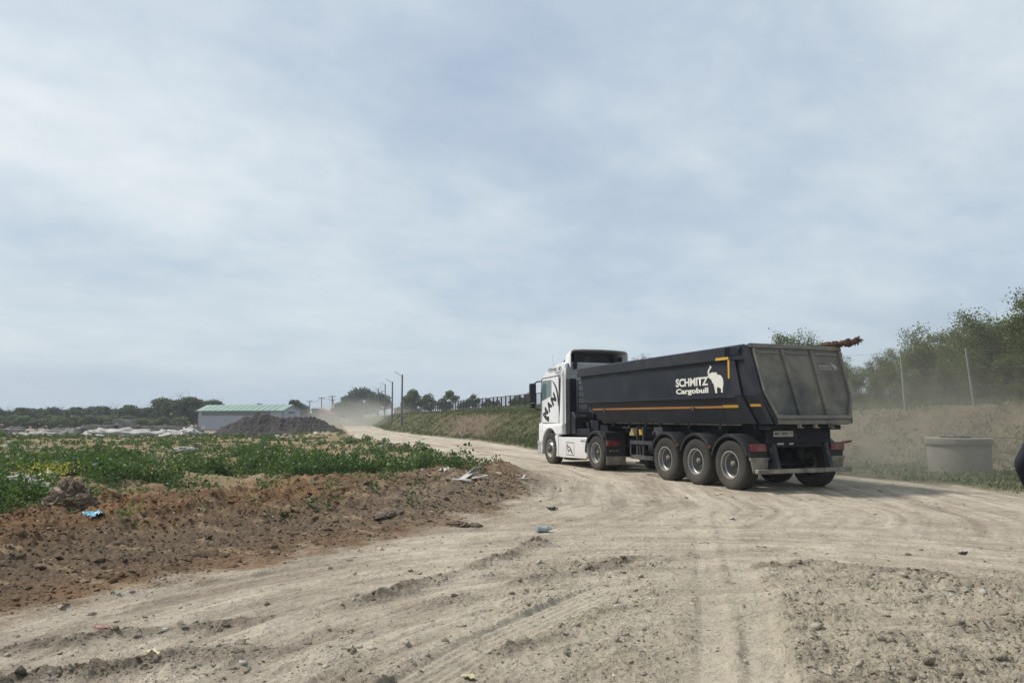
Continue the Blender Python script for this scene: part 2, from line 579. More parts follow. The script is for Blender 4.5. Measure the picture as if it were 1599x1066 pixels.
def terrain(x, y, fine=True):
    """height and soil colour"""
    D = fields(x, y)
    r = np.hypot(x, y)
    f, b = D['f'], D['b']
    u = x / np.maximum(y, 1.0)
    z = 0.03 * fbm(x / 6, y / 6, 2, 5)
    # --- left field, slightly raised and lumpy, sinking far away
    near = 1 - S(r, 14, 26)
    wf = S(f, 0.0, 3.2 - 1.2 * (1 - near))
    lump = fbm(x / 2.4, y / 2.4, 4, 11)
    zf = 0.20 + 0.13 * lump + 0.10 * fbm(x / 9, y / 9, 2, 15)
    zf = zf + 0.09 * np.exp(-((f - 3.2) / 0.9) ** 2) * near * (0.6 + 0.8 * perlin(x * 0.5, y * 0.5, 19))
    # flat topped cut bank: a brown lip where the digger scraped
    zf = zf + 0.10 * S(fbm(x / 1.3, y / 1.3, 2, 23), 0.0, 0.35) * S(f, 1.0, 2.0) * near
    sink = S(y, 42, 100) * np.clip(S(-u, 0.22, 0.36), 0, 1)
    zf = zf - 1.15 * sink
    zf = zf + (0.10 * np.abs(fbm(x * 0.9, y * 1.3, 4, 27, 0.55)) * 2 - 0.04) * near
    zf = zf + (0.24 * fbm(x / 3.2, y / 3.2, 3, 28) + 0.05) * S(f, 4.0, 7.0) * (1 - S(y, 35, 60))
    z = z + wf * zf
    # --- bank on the right
    W = 3.6 + 0.8 * S(x, 2, 10)
    bankh = 1.86 + 0.16 * perlin(x / 7, y / 7, 31) + 0.16 * fbm(x / 2.2, y / 2.2, 3, 32)
    wb = S(b, 0.0, 1.0 * W)
    bank = bankh * wb + 0.95 * S(b, 6, 19) * S(y, 24, 55)
    bank = bank * (1 - 0.55 * S(y, 130, 260))
    relief = (0.12 * fbm(x / 1.6, y / 1.6, 4, 33) + 0.13 * (np.abs(fbm(D['ba'] * 0.55, b * 0.14, 3, 34)) - 0.2) * S(b, 0.2, 1.5) * (1 - S(b, 3, 5)) + 0.16 * np.abs(fbm(x * 0.9, y * 0.9, 5, 35, 0.62)) + 0.05 * fbm(x * 1.4, y * 1.4, 3, 36)) * S(b, -0.3, 1.0)
    # scar: slumped bare soil on the bank beside the road
    sc = np.exp(-(((x + 3.2) * 0.35 + (y - 56) * 0.04) / 1.0) ** 2 - ((y - 56) / 8.5) ** 2) * S(b, 0.1, 0.8) * (1 - S(b, 3.6, 4.6))
    scar = np.clip(sc * 1.5 - 0.25 + 0.5 * perlin(x * 0.8, y * 0.5, 39) * (sc > 0.1), 0, 1)
    z = z + bank + relief - 0.25 * scar * wb
    verge = S(D['vg'], 0.0, 0.7) * (1 - wb)
    z = z + verge * (0.05 + 0.06 * fbm(x / 1.1, y / 1.1, 3, 41))
    road = (1 - wf) * (1 - S(D['vg'], -0.1, 0.5))
    # --- road relief
    rc = np.hypot(x - 2.2, y - 3.5)
    th = np.arctan2(y - 3.5, x - 2.2)
    near_arc = (1 - S(rc, 6.3, 9.0))
    s1 = fbm(rc * 2.6, th * rc * 0.30, 4, 51)
    s1b = fbm(rc * 9.0, th * rc * 0.8, 3, 53)
    s2 = fbm(D['c'] * 1.5, D['ca'] * 0.10, 4, 57)
    s2b = fbm(D['c'] * 6.0, D['ca'] * 0.45, 3, 59)
    st = s1 * near_arc + s2 * (1 - near_arc)
    stb = s1b * near_arc + s2b * (1 - near_arc)
    patch = fbm(x * 0.55, y * 0.8, 4, 61)
    # lateral distance to the dual tyre track
    t, ta = poly_sd(x, y, TRACK)
    tw = (1 - S(ta, 10.5, 14.5)) * np.clip(0.78 + 0.9 * perlin(ta * 0.9, x * 0 + 3.3, 69), 0.1, 1)
    half = np.abs(t)
    m0 = np.clip(0.55 + 1.1 * fbm(x * 2.2, y * 2.2, 3, 67), 0, 1.2)
    t = t + 0.02 * perlin(x * 3, y * 3, 68)
    inL = (1 - S(np.abs(t + 0.245), 0.07, 0.15))
    inR = (1 - S(np.abs(t - 0.085), 0.09, 0.17))
    strip = np.maximum(inL, inR) * tw
    t2, ta2 = poly_sd(x, y, TRACK2)
    strip2 = (1 - S(np.abs(t2), 0.15, 0.20)) * (1 - S(ta2, 3.2, 4.4)) * S(ta2, 0.0, 0.4)
    flat = np.maximum(strip, strip2)
    # clod zones
    zone_r = 1.25 * S(t, 0.22, 0.4) * (1 - S(y + 0.18 * (x - 2.5), 7.6, 8.4)) * (1 - 0.75 * S(-(y - 4.55 - 0.02 * x), 0.0, 0.4))
    zone_l = S(-t, 0.4, 0.8) * S(x, -0.7, 0.4) * (1 - S(y, 8.0, 9.2)) * 0.6
    zone_b = S(-t, 0.4, 0.8) * (1 - S(y, 4.6, 5.8)) * 0.45
    zone = np.clip(np.maximum(np.maximum(zone_r, zone_l), zone_b) * (0.62 + 0.9 * fbm(x * 0.9, y * 0.9, 3, 63)), 0, 1)
    ridge = np.zeros_like(x)
    dark = np.zeros_like(x)
    for pts, w_, h_, dk in RIDGES:
        d_, a_ = poly_sd(x, y, pts)
        L = sum(math.dist(pts[i], pts[i + 1]) for i in range(len(pts) - 1))
        g = np.exp(-((d_ + 0.10 * perlin(x * 2, y * 2, 65)) / w_) ** 2) * S(a_, -0.3, 0.3) * (1 - S(a_, L - 0.3, L + 0.3))
        g = g * np.clip(0.7 + 0.9 * perlin(a_ * 1.1, d_ * 2 + h_ * 99, 66), 0, 1.3)
        ridge = ridge + g * h_
        dark = np.maximum(dark, g * dk)
    rough = np.clip(zone * 1.1 + dark * 0.8 + 0.35 * S(patch, 0.15, 0.6) * (1 - S(r, 12, 30)), 0, 1)
    # the soil heap spilled beside the road bend
    hp = np.exp(-(((x + 0.1) / 1.15) ** 2 + ((y - 17.3) / 2.9) ** 2))
    hp2 = np.exp(-(((x + 0.25) / 0.55) ** 2 + ((y - 21.0) / 0.9) ** 2))
    rough = np.clip(rough + hp * 0.9, 0, 1)
    zr = 0.034 * st + 0.016 * stb + ridge
    zr = zr * (1 - flat * 0.9) - 0.024 * strip * (1 - S(y, 8.5, 12)) * (0.6 + 0.5 * m0) - 0.012 * strip2
    berm = (0.6 * np.exp(-((t + 0.09) / 0.045) ** 2) * S(fbm(x * 3, y * 3, 2, 70), -0.1, 0.3) + 0.8 * np.exp(-((t - 0.30) / 0.10) ** 2) + 0.6 * np.exp(-((t + 0.45) / 0.09) ** 2)) * tw * (1 - S(y, 7.5, 9.5)) * m0
    zr = zr + 0.028 * berm
    rough = np.clip(rough + 0.8 * berm, 0, 1)
    # tread marks pressed across the strips
    tread = np.sin(ta * 2 * math.pi / 0.085) * strip * 0.006 * m0 + np.sin(t2 * 2 * math.pi / 0.07) * strip2 * 0.006
    z = z + road * zr + tread * (1 - S(r, 6, 9))
    z = z + 0.16 * hp * (1 + lump) + 0.28 * hp2
    # clods: billowed high frequency relief
    if fine:
        fw = 1 - S(r, 16, 40)
        bl = 1 - np.abs(fbm(x * 3.1, y * 3.1, 4, 81, 0.6)) * 2.4
        bl2 = np.abs(fbm(x * 8.0, y * 8.0, 3, 85, 0.6))
        cl = (0.055 * bl * 0.5 + 0.05 * bl2)
        brown = wf * (1 - S(f, 5.0, 7.5)) * near
        cz = np.abs(fbm(x * 5.2, y * 5.2, 4, 95, 0.62))
        z = z + (cl * rough * 0.75 + 0.115 * cz * np.maximum(zone, dark) ) * (1 - flat) * road * fw
        z = z + (cl * 2.0 + 0.09 * fbm(x * 2.0, y * 2.0, 4, 88, 0.6)) * S(f, -0.1, 0.8) * (0.35 + 0.65 * brown) * fw
        z = z + (0.0055 + 0.010 * rough * (1 - flat)) * fbm(x * 14, y * 14, 3, 91) * (1 - S(r, 8, 18)) * (1 - 0.6 * flat)
    # keep the ground level where the lorry stands
    tx = (x - 6.116) * -0.3665 + (y - 15.967) * 0.9304
    ty = (x - 6.116) * -0.9304 + (y - 15.967) * -0.3665
    pad = S(tx, -1.5, 0) * (1 - S(tx, 11.5, 13)) * (1 - S(np.abs(ty), 1.5, 2.3))
    z = z * (1 - pad) + pad * (0.012 + 0.006 * stb)
    # level spot where the well stands
    wl = np.exp(-(np.hypot(x - 12.25, y - 20.4) / 1.3) ** 4)
    z = z * (1 - wl) + 0.03 * wl

    # ---------------- colours of the soils
    def C(r_, g_, b_):
        return np.array([r_, g_, b_])
    m1 = 0.5 + 0.5 * np.clip(fbm(x * 0.7, y * 0.7, 5, 101, 0.6) * 1.5, -1, 1)
    m2 = 0.5 + 0.5 * np.clip(fbm(x * 4, y * 4, 4, 105, 0.6) * 1.6, -1, 1)
    light, mid, grey, drk = C(.485, .428, .345), C(.275, .230, .180), C(.345, .308, .235), C(.120, .096, .070)
    k = np.clip(0.52 + 0.85 * st + 0.65 * stb + 0.75 * (m1 - 0.5) + 0.3 * (m2 - 0.5), 0, 1)[..., None]
    col = mid * (1 - k) + light * k
    nearw = ((1 - S(r, 5.5, 11)) * S(x, -2.0, 1.5))[..., None]
    col = col * (1 - 0.55 * nearw) + grey * 1.12 * 0.55 * nearw
    rg = np.clip(rough * (0.45 + 0.7 * (m2 - 0.25)), 0, 1)[..., None]
    col = col * (1 - 0.5 * rg) + grey * 0.80 * 0.5 * rg
    dk = np.clip(dark * (0.5 + m2) * 0.85 + hp * 0.55 * (0.5 + m1) + hp2 * 0.9, 0, 1)[..., None]
    col = col * (1 - dk) + drk * dk
    sm = np.clip(flat * 0.8 * (0.55 + 0.6 * m1), 0, 1)[..., None]
    col = col * (1 - sm) + C(.46, .41, .325) * sm
    # left field
    bro, red_, tan, olive = C(.118, .076, .044), C(.215, .125, .064), C(.315, .235, .145), C(.150, .140, .070)
    kk = np.clip(0.5 + 1.3 * fbm(x * 0.8, y * 1.4, 4, 111, 0.6), 0, 1)[..., None]
    brown_c = bro * (1 - kk) + red_ * kk
    dkk = (S(f, 0.0, 1.2) * (1 - S(f, 1.6, 3.2)) * near * 0.75)[..., None]
    brown_c = brown_c * (1 - dkk) + C(.130, .102, .074) * dkk
    pale = (S(fbm(x * 1.8, y * 2.6, 4, 113, 0.6), 0.12, 0.40) * 0.75)[..., None]
    brown_c = brown_c * (1 - pale) + tan * pale
    tk = np.clip(0.5 + 1.2 * fbm(x / 3.5, y / 3.5, 5, 117, 0.6), 0, 1)[..., None]
    tan_c = tan * (1 - tk) + (0.7 * olive + 0.3 * red_) * tk
    far = S(y, 45, 85)[..., None]
    tan_c = tan_c * (1 - far) + (C(.255, .205, .145) * (0.75 + 0.5 * m1[..., None])) * far
    gr = (S(x + 0.35 * (y - 12), -3.2, -0.6) * near * 0.45)[..., None]
    brown_c = brown_c * (1 - gr) + gr * C(.185, .150, .112) * (0.6 + 0.8 * kk)
    sel = (S(f + 1.2 * (m1 - 0.5) * 2, 4.0 * near + 0.3, 6.0 * near + 1.2))[..., None]
    fieldc = brown_c * (1 - sel) + tan_c * sel
    e = S(f + 0.75 * fbm(x * 1.3, y * 1.3, 4, 119, 0.6), -0.25, 0.55)[..., None]
    col = col * (1 - e) + fieldc * e
    # bank
    bc = C(.092, .088, .045) * (0.75 + 0.5 * m1[..., None]) * (0.85 + 0.3 * m2[..., None])
    rt = S(x, 3, 10)[..., None]
    bc = bc * (1 - rt) + rt * C(.150, .122, .084) * (0.75 + 0.5 * m1[..., None]) * (0.8 + 0.4 * m2[..., None])
    bc = bc * (1 - scar[..., None]) + scar[..., None] * C(.130, .097, .068) * (0.7 + 0.6 * m2[..., None])
    top = S(b, W, W + 2.5)[..., None]
    bc = bc * (1 - top) + top * C(.120, .130, .060) * (0.8 + 0.4 * m2[..., None])
    e = S(D['vg'] + 0.3 * fbm(x * 1.2, y * 1.2, 3, 121), -0.1, 0.45)[..., None]
    vcol = C(.135, .130, .080) * (0.8 + 0.4 * m1[..., None])
    bw = S(b, -0.4, 0.6)[..., None]
    col = col * (1 - e) + (vcol * (1 - bw) + bc * bw) * e
    D.update(z=z, col=np.clip(col, 0.01, 1), rough=rough, road=road, scar=scar, W=W, near=near, wf=wf, zone=zone, flat=flat, dark=dark, hp=hp, m1=m1)
    return D


def gz(x, y):
    return float(terrain(np.array([float(x)]), np.array([float(y)]), True)['z'][0])


def soil_material():
    m = bpy.data.materials.new('soil')
    m.use_nodes = True
    w = NT(m.node_tree)
    out = w.n('ShaderNodeOutputMaterial')
    bs = w.n('ShaderNodeBsdfPrincipled', Roughness=0.95)
    bs.inputs['Specular IOR Level'].default_value = 0.15
    at = w.n('ShaderNodeAttribute', _attribute_name='soil').outputs['Color']
    pos = w.n('ShaderNodeNewGeometry').outputs['Position']
    n1 = w.noise(pos, 22, 6, 0.7)
    n2 = w.noise(pos, 3.2, 6, 0.62, 0.4)
    n3 = w.noise(pos, 75, 3, 0.6)
    f = w.math('ADD', w.math('MULTIPLY', n1, 0.75), w.math('MULTIPLY', n2, 0.65))
    f = w.math('ADD', f, w.math('MULTIPLY_ADD', n3, 0.35, 0.13))
    cc = w.n('ShaderNodeCombineColor', Red=f, Green=f, Blue=f).outputs[0]
    c = w.mix(1.0, at, cc, 'MULTIPLY')
    # pale chalky crumbs and small stones
    vor = w.n('ShaderNodeTexVoronoi', Vector=pos, Scale=17.0, Randomness=1.0)
    thr = w.math('LESS_THAN', vor.outputs['Distance'], 0.16)
    rnd = w.math('GREATER_THAN', w.n('ShaderNodeSeparateColor', Color=vor.outputs['Color']).outputs[0], 0.86)
    c = w.mix(w.math('MULTIPLY', w.math('MULTIPLY', thr, rnd), 0.55), c, (0.46, 0.42, 0.35))
    w.link(c, bs.inputs['Base Color'])
    h = w.math('ADD', w.math('MULTIPLY', n1, 1.0), w.math('MULTIPLY', n3, 0.35))
    b = w.n('ShaderNodeBump', Strength=1.0, Distance=0.035, Height=h)
    b2 = w.n('ShaderNodeBump', Strength=0.9, Distance=0.12, Height=n2, Normal=b.outputs[0])
    w.link(b2.outputs[0], bs.inputs['Normal'])
    w.link(bs.outputs[0], out.inputs[0])
    MATS['soil'] = m


soil_material()


def build_ground():
    dense = np.arange(-42, 42.001, 0.095)
    mid_ = np.arange(42.6, 66, 0.6)
    coarse = np.arange(69, 291.1, 3.0)
    th = np.concatenate([dense, mid_, coarse, 360 - mid_[::-1]])
    th = np.radians(th)
    r, rr = [], 2.0
    while rr < 1900:
        r.append(rr)
        if rr < 3.6:
            k = 1.012
        elif rr < 9:
            k = 1.0032
        elif rr < 30:
            k = 1.0048
        elif rr < 90:
            k = 1.008
        else:
            k = 1.03
        rr *= k
    r = np.array(r)
    T, RR = np.meshgrid(th, r)
    x = np.sin(T) * RR
    y = np.cos(T) * RR
    D = terrain(x.ravel(), y.ravel())
    nr, nt = len(r), len(th)
    V = np.stack([x.ravel(), y.ravel(), D['z']], 1)
    V = np.vstack([V, [[0, 0, 0.0]]])
    col = np.vstack([D['col'], D['col'][:1]])
    i = np.arange(nr - 1)[:, None]
    j = np.arange(nt)[None, :]
    a = i * nt + j
    b = i * nt + (j + 1) % nt
    F = np.stack([a, b, b + nt, a + nt], -1).reshape(-1, 4)[:, ::-1]
    fx, fy = x[:-1].ravel(), y[:-1].ravel()
    isbank = (D['b'].reshape(nr, nt)[:-1].ravel() > -0.1) & (fy > -10) & (fy < 400)
    isroad = (D['f'].reshape(nr, nt)[:-1].ravel() < 0.1) & (D['vg'].reshape(nr, nt)[:-1].ravel() < 0.15) & (fy > -8) & (fy < 380) & ~isbank
    for nm, msk in (('embankment', isbank), ('dirt_road', isroad), ('ground', ~(isbank | isroad))):
        Fm = F[msk]
        used, inv = np.unique(Fm, return_inverse=True)
        Vm, Cm, Fm = V[used], col[used], inv.reshape(-1, 4)
        if nm == 'ground' or nm == 'dirt_road':
            pass
        tag(mesh_np(nm, Vm, Fm, 'soil', None, True, Cm), kind='structure')
    # the patch under the camera
    n = nt
    Vc = np.vstack([V[:n], [[0, 0, 0.0]]])
    Fc = np.array([[k, (k + 1) % n, n] for k in range(n)])
    tag(mesh_np('ground', Vc, Fc[:, ::-1], 'soil', None, True, np.vstack([col[:n], col[:1]])), kind='structure')


build_ground()


# ------------------------------------------------------------------ scattered small stuff (uncountable)
def frames(n, rng, tilt=1.0):
    """random orthonormal frames (n,3) u, v, w"""
    a = rng.normal(size=(n, 3))
    a[:, 2] *= tilt
    a /= np.linalg.norm(a, axis=1)[:, None]
    b = rng.normal(size=(n, 3))
    b -= (b * a).sum(1)[:, None] * a
    b /= np.linalg.norm(b, axis=1)[:, None]
    return a, b, np.cross(a, b)


def leaves(P, size, rng, aspect=0.55, drift=None):
    """diamond shaped leaves folded along the midrib: quads"""
    n = len(P)
    a, b, c = frames(n, rng)
    if drift is not None:
        a = a + np.array(drift)
        a /= np.linalg.norm(a, axis=1)[:, None]
        b -= (b * a).sum(1)[:, None] * a
        b /= np.linalg.norm(b, axis=1)[:, None]
        c = np.cross(a, b)
    s = size[:, None] if hasattr(size, '__len__') else size
    tip = P + a * s
    l = P + a * s * 0.42 + b * s * aspect * 0.5 + c * s * 0.08
    r_ = P + a * s * 0.42 - b * s * aspect * 0.5 + c * s * 0.08
    V = np.stack([P, l, tip, r_], 1).reshape(-1, 3)
    F = np.arange(4 * n).reshape(-1, 4)
    return V, F


ICO_V, ICO_F = None, None
bm = bmesh.new()
bmesh.ops.create_icosphere(bm, subdivisions=1, radius=1.0)
ICO_V = np.array([v.co[:] for v in bm.verts])
ICO_F = np.array([[v.index for v in f.verts] for f in bm.faces])
bm.free()


def rocks(P, size, rng, flat=0.7, mname='soil', name='clods', col=None):
    n, k = len(P), len(ICO_V)
    a, b, c = frames(n, rng)
    sc = rng.uniform(0.55, 1.25, (n, 3)) * size[:, None]
    sc[:, 2] *= flat
    L = ICO_V[None] * rng.uniform(0.45, 1.35, (n, k, 1)) * sc[:, None, :]
    yaw = rng.uniform(0, 2 * math.pi, n)
    cx, sx = np.cos(yaw)[:, None], np.sin(yaw)[:, None]
    til = rng.normal(0, 0.25, (n, 2))
    X = L[..., 0] * cx - L[..., 1] * sx
    Y = L[..., 0] * sx + L[..., 1] * cx
    Z = L[..., 2] + X * til[:, :1] + Y * til[:, 1:]
    V = np.stack([X, Y, Z], -1) + P[:, None, :]
    F = ICO_F[None] + (np.arange(n) * k)[:, None, None]
    cc = None
    if col is not None:
        cc = np.repeat(col, k, axis=0)
    return mesh_np(name, V.reshape(-1, 3), F.reshape(-1, 3), mname, None, False, cc)


def scatter(n, seed, x0, x1, r0, r1):
    """random points, evenly spread in log distance and bearing"""
    rng = np.random.default_rng(seed)
    r = np.exp(rng.uniform(math.log(r0), math.log(r1), n))
    t = np.radians(rng.uniform(x0, x1, n))
    return np.sin(t) * r, np.cos(t) * r, r, rng


def build_clods():
    x, y, r, rng = scatter(230000, 5, -44, 44, 3.2, 26)
    D = terrain(x, y)
    p = D['rough'] * D['road'] * (1 - D['flat']) * 0.85 + S(D['f'], -0.15, 0.5) * (1 - S(D['f'], 3.5, 6)) * D['near'] * 0.62 + 0.045
    p = p * (1 - 0.9 * S(D['vg'], 0, 0.4)) * (0.45 + 0.8 * D['m1'])
    keep = rng.uniform(0, 1, len(x)) < p * 0.52
    x, y, r = x[keep], y[keep], r[keep]
    n = len(x)
    brown = S(D['f'][keep], -0.1, 0.6)
    s = (0.004 + 0.0011 * r) * rng.pareto(2.6, n).clip(0, 6) * 0.55 + 0.0025 + 0.0006 * r
    s = s * (1 + 0.7 * brown)
    s = s.clip(0, 0.085)
    col = D['col'][keep] * rng.uniform(0.85, 1.35, (n, 1))
    P = np.stack([x, y, D['z'][keep] - s * 0.08], 1)
    o = rocks(P, s, rng, 0.6, 'soil', 'soil_clods', np.clip(col, 0.02, 0.6))
    tag(o, kind='stuff')
    o['label'] = 'loose clods and crumbs of dry soil over the dirt road and the brown strip'
    o['category'] = 'soil clods'


def build_near_clods():
    x, y, r, rng = scatter(170000, 6, -42, 42, 3.6, 10.5)
    D = terrain(x, y)
    p = (np.maximum(D['zone'], D['dark']) * (1 - D['flat']) + 0.02) * D['road'] * (0.2 + 1.3 * (D['m1'] - 0.15))
    keep = rng.uniform(0, 1, len(x)) < p * 0.30
    x, y, r = x[keep], y[keep], r[keep]
    n = len(x)
    s = (0.004 + 0.009 * rng.pareto(2.4, n)).clip(0, 0.05) * (0.75 + 0.03 * r)
    col = D['col'][keep] * rng.uniform(0.72, 1.30, (n, 1))
    pale = rng.uniform(0, 1, n) < 0.06
    col[pale] = np.array([0.44, 0.42, 0.37])
    o = rocks(np.stack([x, y, D['z'][keep] - s * 0.05], 1), s, rng, 0.65, 'soil', 'soil_clods', np.clip(col, 0.02, 0.6))
    tag(o, 'dry crumbly clods churned up beside the tyre tracks', 'soil clods', None, 'stuff')


build_clods()
build_near_clods()

# ------------------------------------------------------------------ lorry: local frame x forward, y to its left, z up, origin below the tipper's rear edge
TR_LOC = Vector((6.116, 15.967, 0.0))
TR_ROT = math.atan2(0.9304, -0.3665)


def truck_pt(x, y, z=0):
    return (6.116 - 0.3665 * x - 0.9304 * y, 15.967 + 0.9304 * x - 0.3665 * y, z)


def text_part(body, cx, cy, w, h, M, m, parent, name='lettering', bold=0.0, sx=1.0, spacing=1.0, shear=0.0):
    """lettering fitted to a w x h box centred at (cx, cy) of the plane given by matrix M"""
    cu = bpy.data.curves.new('lettering', 'FONT')
    cu.body = body
    cu.offset = bold
    cu.extrude = 0.0
    cu.resolution_u = 3
    cu.space_character = spacing
    cu.shear = shear
    o = bpy.data.objects.new('lettering', cu)
    COL.objects.link(o)
    dg = bpy.context.evaluated_depsgraph_get()
    dg.update()
    me = bpy.data.meshes.new_from_object(o.evaluated_get(dg))
    COL.objects.unlink(o)
    bpy.data.objects.remove(o)
    xs = [v.co.x for v in me.vertices]
    ys = [v.co.y for v in me.vertices]
    x0, x1, y0, y1 = min(xs), max(xs), min(ys), max(ys)
    off = Vector(OFF[0])
    for v in me.vertices:
        p = Vector(((v.co.x - x0) / (x1 - x0) * w - w / 2 + cx, (v.co.y - y0) / (y1 - y0) * h - h / 2 + cy, 0))
        v.co = M @ p - off
    me.materials.clear()
    me.materials.append(MATS[m])
    q = bpy.data.objects.new(name, me)
    COL.objects.link(q)
    q.parent = parent
    return q


def plane_M(origin, X, Y):
    X, Y = Vector(X).normalized(), Vector(Y).normalized()
    Z = X.cross(Y)
    M = Matrix(((X.x, Y.x, Z.x, origin[0]), (X.y, Y.y, Z.y, origin[1]), (X.z, Y.z, Z.z, origin[2]), (0, 0, 0, 1)))
    return M


def flat_poly(mb, pts, M, th=0.002):
    n = len(pts)
    vs = [M @ Vector((p[0], p[1], 0)) for p in pts] + [M @ Vector((p[0], p[1], -th)) for p in pts]
    fs = [tuple(range(n)), tuple(range(2 * n - 1, n - 1, -1))] + [(i, i + n, (i + 1) % n + n, (i + 1) % n) for i in range(n)]
    mb.add(vs, fs)


ELEPHANT = [(680, 273), (694, 278), (706, 292), (702, 310), (688, 326), (676, 348), (672, 372), (682, 388), (698, 374), (716, 368), (742, 372), (770, 374),
            (774, 404), (798, 407), (824, 422), (842, 452), (851, 500), (850, 545), (842, 585), (840, 645), (818, 645), (822, 604), (808, 584), (776, 568),
            (768, 596), (772, 650), (748, 650), (738, 580), (727, 522), (712, 512), (706, 482), (694, 462), (676, 446), (656, 430), (645, 414), (652, 411),
            (668, 424), (660, 400), (654, 372), (656, 345), (668, 318), (682, 300), (684, 290)]


def wheel(root, cx, cy_out, side, r=0.535, w=0.385, dual=False, steer=False):
    """wheel whose outer face lies at y = cy_out; side +1 for the lorry's left, -1 for its right"""
    e = bpy.data.objects.new('wheel', None)
    COL.objects.link(e)
    e.parent = root
    save = OFF[0]
    cy = cy_out - side * w / 2
    e.location = Vector((cx, cy, r)) - save
    OFF[0] = Vector((cx, cy, r))
    c = (cx, cy, r)
    h = w / 2
    ri = 0.292
    gr = []
    # tread with four circumferential grooves
    xs = [-0.78, -0.60, -0.56, -0.26, -0.22, 0.22, 0.26, 0.56, 0.60, 0.78]
    lv = [0, 0, -0.014, -0.014, 0, 0, -0.014, -0.014, 0, 0]
    tre = []
    for k in range(0, len(xs)):
        pass
    tre = [(-0.80, -0.006), (-0.58, 0), (-0.57, -0.014), (-0.50, -0.014), (-0.49, 0), (-0.20, 0.003), (-0.19, -0.012), (-0.12, -0.012), (-0.11, 0.003),
           (0.11, 0.003), (0.12, -0.012), (0.19, -0.012), (0.20, 0.003), (0.49, 0), (0.50, -0.014), (0.57, -0.014), (0.58, 0), (0.80, -0.006)]
    prof = [(-h * 0.86, ri), (-h * 0.97, ri + 0.03), (-h * 1.03, ri + 0.09), (-h * 1.04, ri + 0.135), (-h * 1.0, r - 0.07), (-h * 0.94, r - 0.030)]
    prof += [(h * a, r + b) for a, b in tre]
    prof += [(h * 0.94, r - 0.030), (h * 1.0, r - 0.07), (h * 1.04, ri + 0.135), (h * 1.03, ri + 0.09), (h * 0.97, ri + 0.03), (h * 0.86, ri)]
    MB().lathe(prof, c, 56).build('tyre', 'tyre_rubber', e, True, angle=50)
    s = side
    if steer:
        rim = [(s * h * 0.90, ri + 0.012), (s * h * 1.0, ri + 0.012), (s * h * 1.0, ri - 0.012), (s * h * 0.72, ri - 0.022), (s * h * 0.60, ri - 0.05),
               (s * h * 0.74, ri - 0.085), (s * h * 1.02, 0.165), (s * h * 1.02, 0.14), (s * h * 0.5, 0.13), (s * h * 0.4, ri - 0.06), (s * h * 0.5, ri)]
    else:
        rim = [(s * h * 0.88, ri + 0.014), (s * h * 0.98, ri + 0.016), (s * h * 0.99, ri - 0.010), (s * h * 0.86, ri - 0.016), (s * h * 0.55, ri - 0.022),
               (s * h * 0.48, ri - 0.040), (-s * h * 0.10, ri - 0.048), (-s * h * 0.28, ri - 0.075), (-s * h * 0.28, 0.11), (-s * h * 0.36, 0.11),
               (-s * h * 0.40, ri - 0.05), (s * h * 0.40, ri - 0.015)]
    MB().lathe(rim, c, 48).build('rim', 'rim_silver', e, True, angle=35)
    hub = MB()
    if steer:
        hub.lathe([(s * h * 0.95, 0.0), (s * h * 1.22, 0.0), (s * h * 1.22, 0.065), (s * h * 1.16, 0.085), (s * h * 0.95, 0.09)], c, 24, closed=False)
        nr, ny = 0.118, s * h * 1.06
    else:
        hub.lathe([(-s * h * 0.3, 0.0), (-s * h * 0.3, 0.15), (s * h * 0.05, 0.145), (s * h * 0.10, 0.10), (s * h * 0.55, 0.09), (s * h * 0.60, 0.075), (s * h * 0.62, 0.0)], c, 24, closed=False)
        nr, ny = 0.168, -s * h * 0.14
    for k in range(10):
        a = 2 * math.pi * k / 10
        p = Vector((cx + nr * math.cos(a), cy + ny, r + nr * math.sin(a)))
        hub.tube([p - Vector((0, s * 0.02, 0)), p + Vector((0, s * 0.035, 0))], 0.017, 6)
    hub.build('hub', 'hub_dark', e, True)
    if dual:
        off2 = -s * (w + 0.05)
        MB().lathe([(o + off2, q) for o, q in prof], c, 40).build('tyre', 'tyre_rubber', e, True, angle=50)
    OFF[0] = save
    return e


def arc_fender(mb, cx, cz, r0, y0, y1, a0, a1, th=0.02, lip=0.05, n=20):
    """curved mudguard: a strip around the wheel with down-turned side lips"""
    prof = [(0.0, r0 - lip), (0.0, r0), (0.03, r0 + th), (y1 - y0 - 0.03, r0 + th), (y1 - y0, r0), (y1 - y0, r0 - lip),
            (y1 - y0 - 0.012, r0 - lip), (y1 - y0 - 0.012, r0 - 0.006), (0.012, r0 - 0.006), (0.012, r0 - lip)]
    mb.lathe(prof, (cx, y0, cz), n, 'y', a0, a1, True)


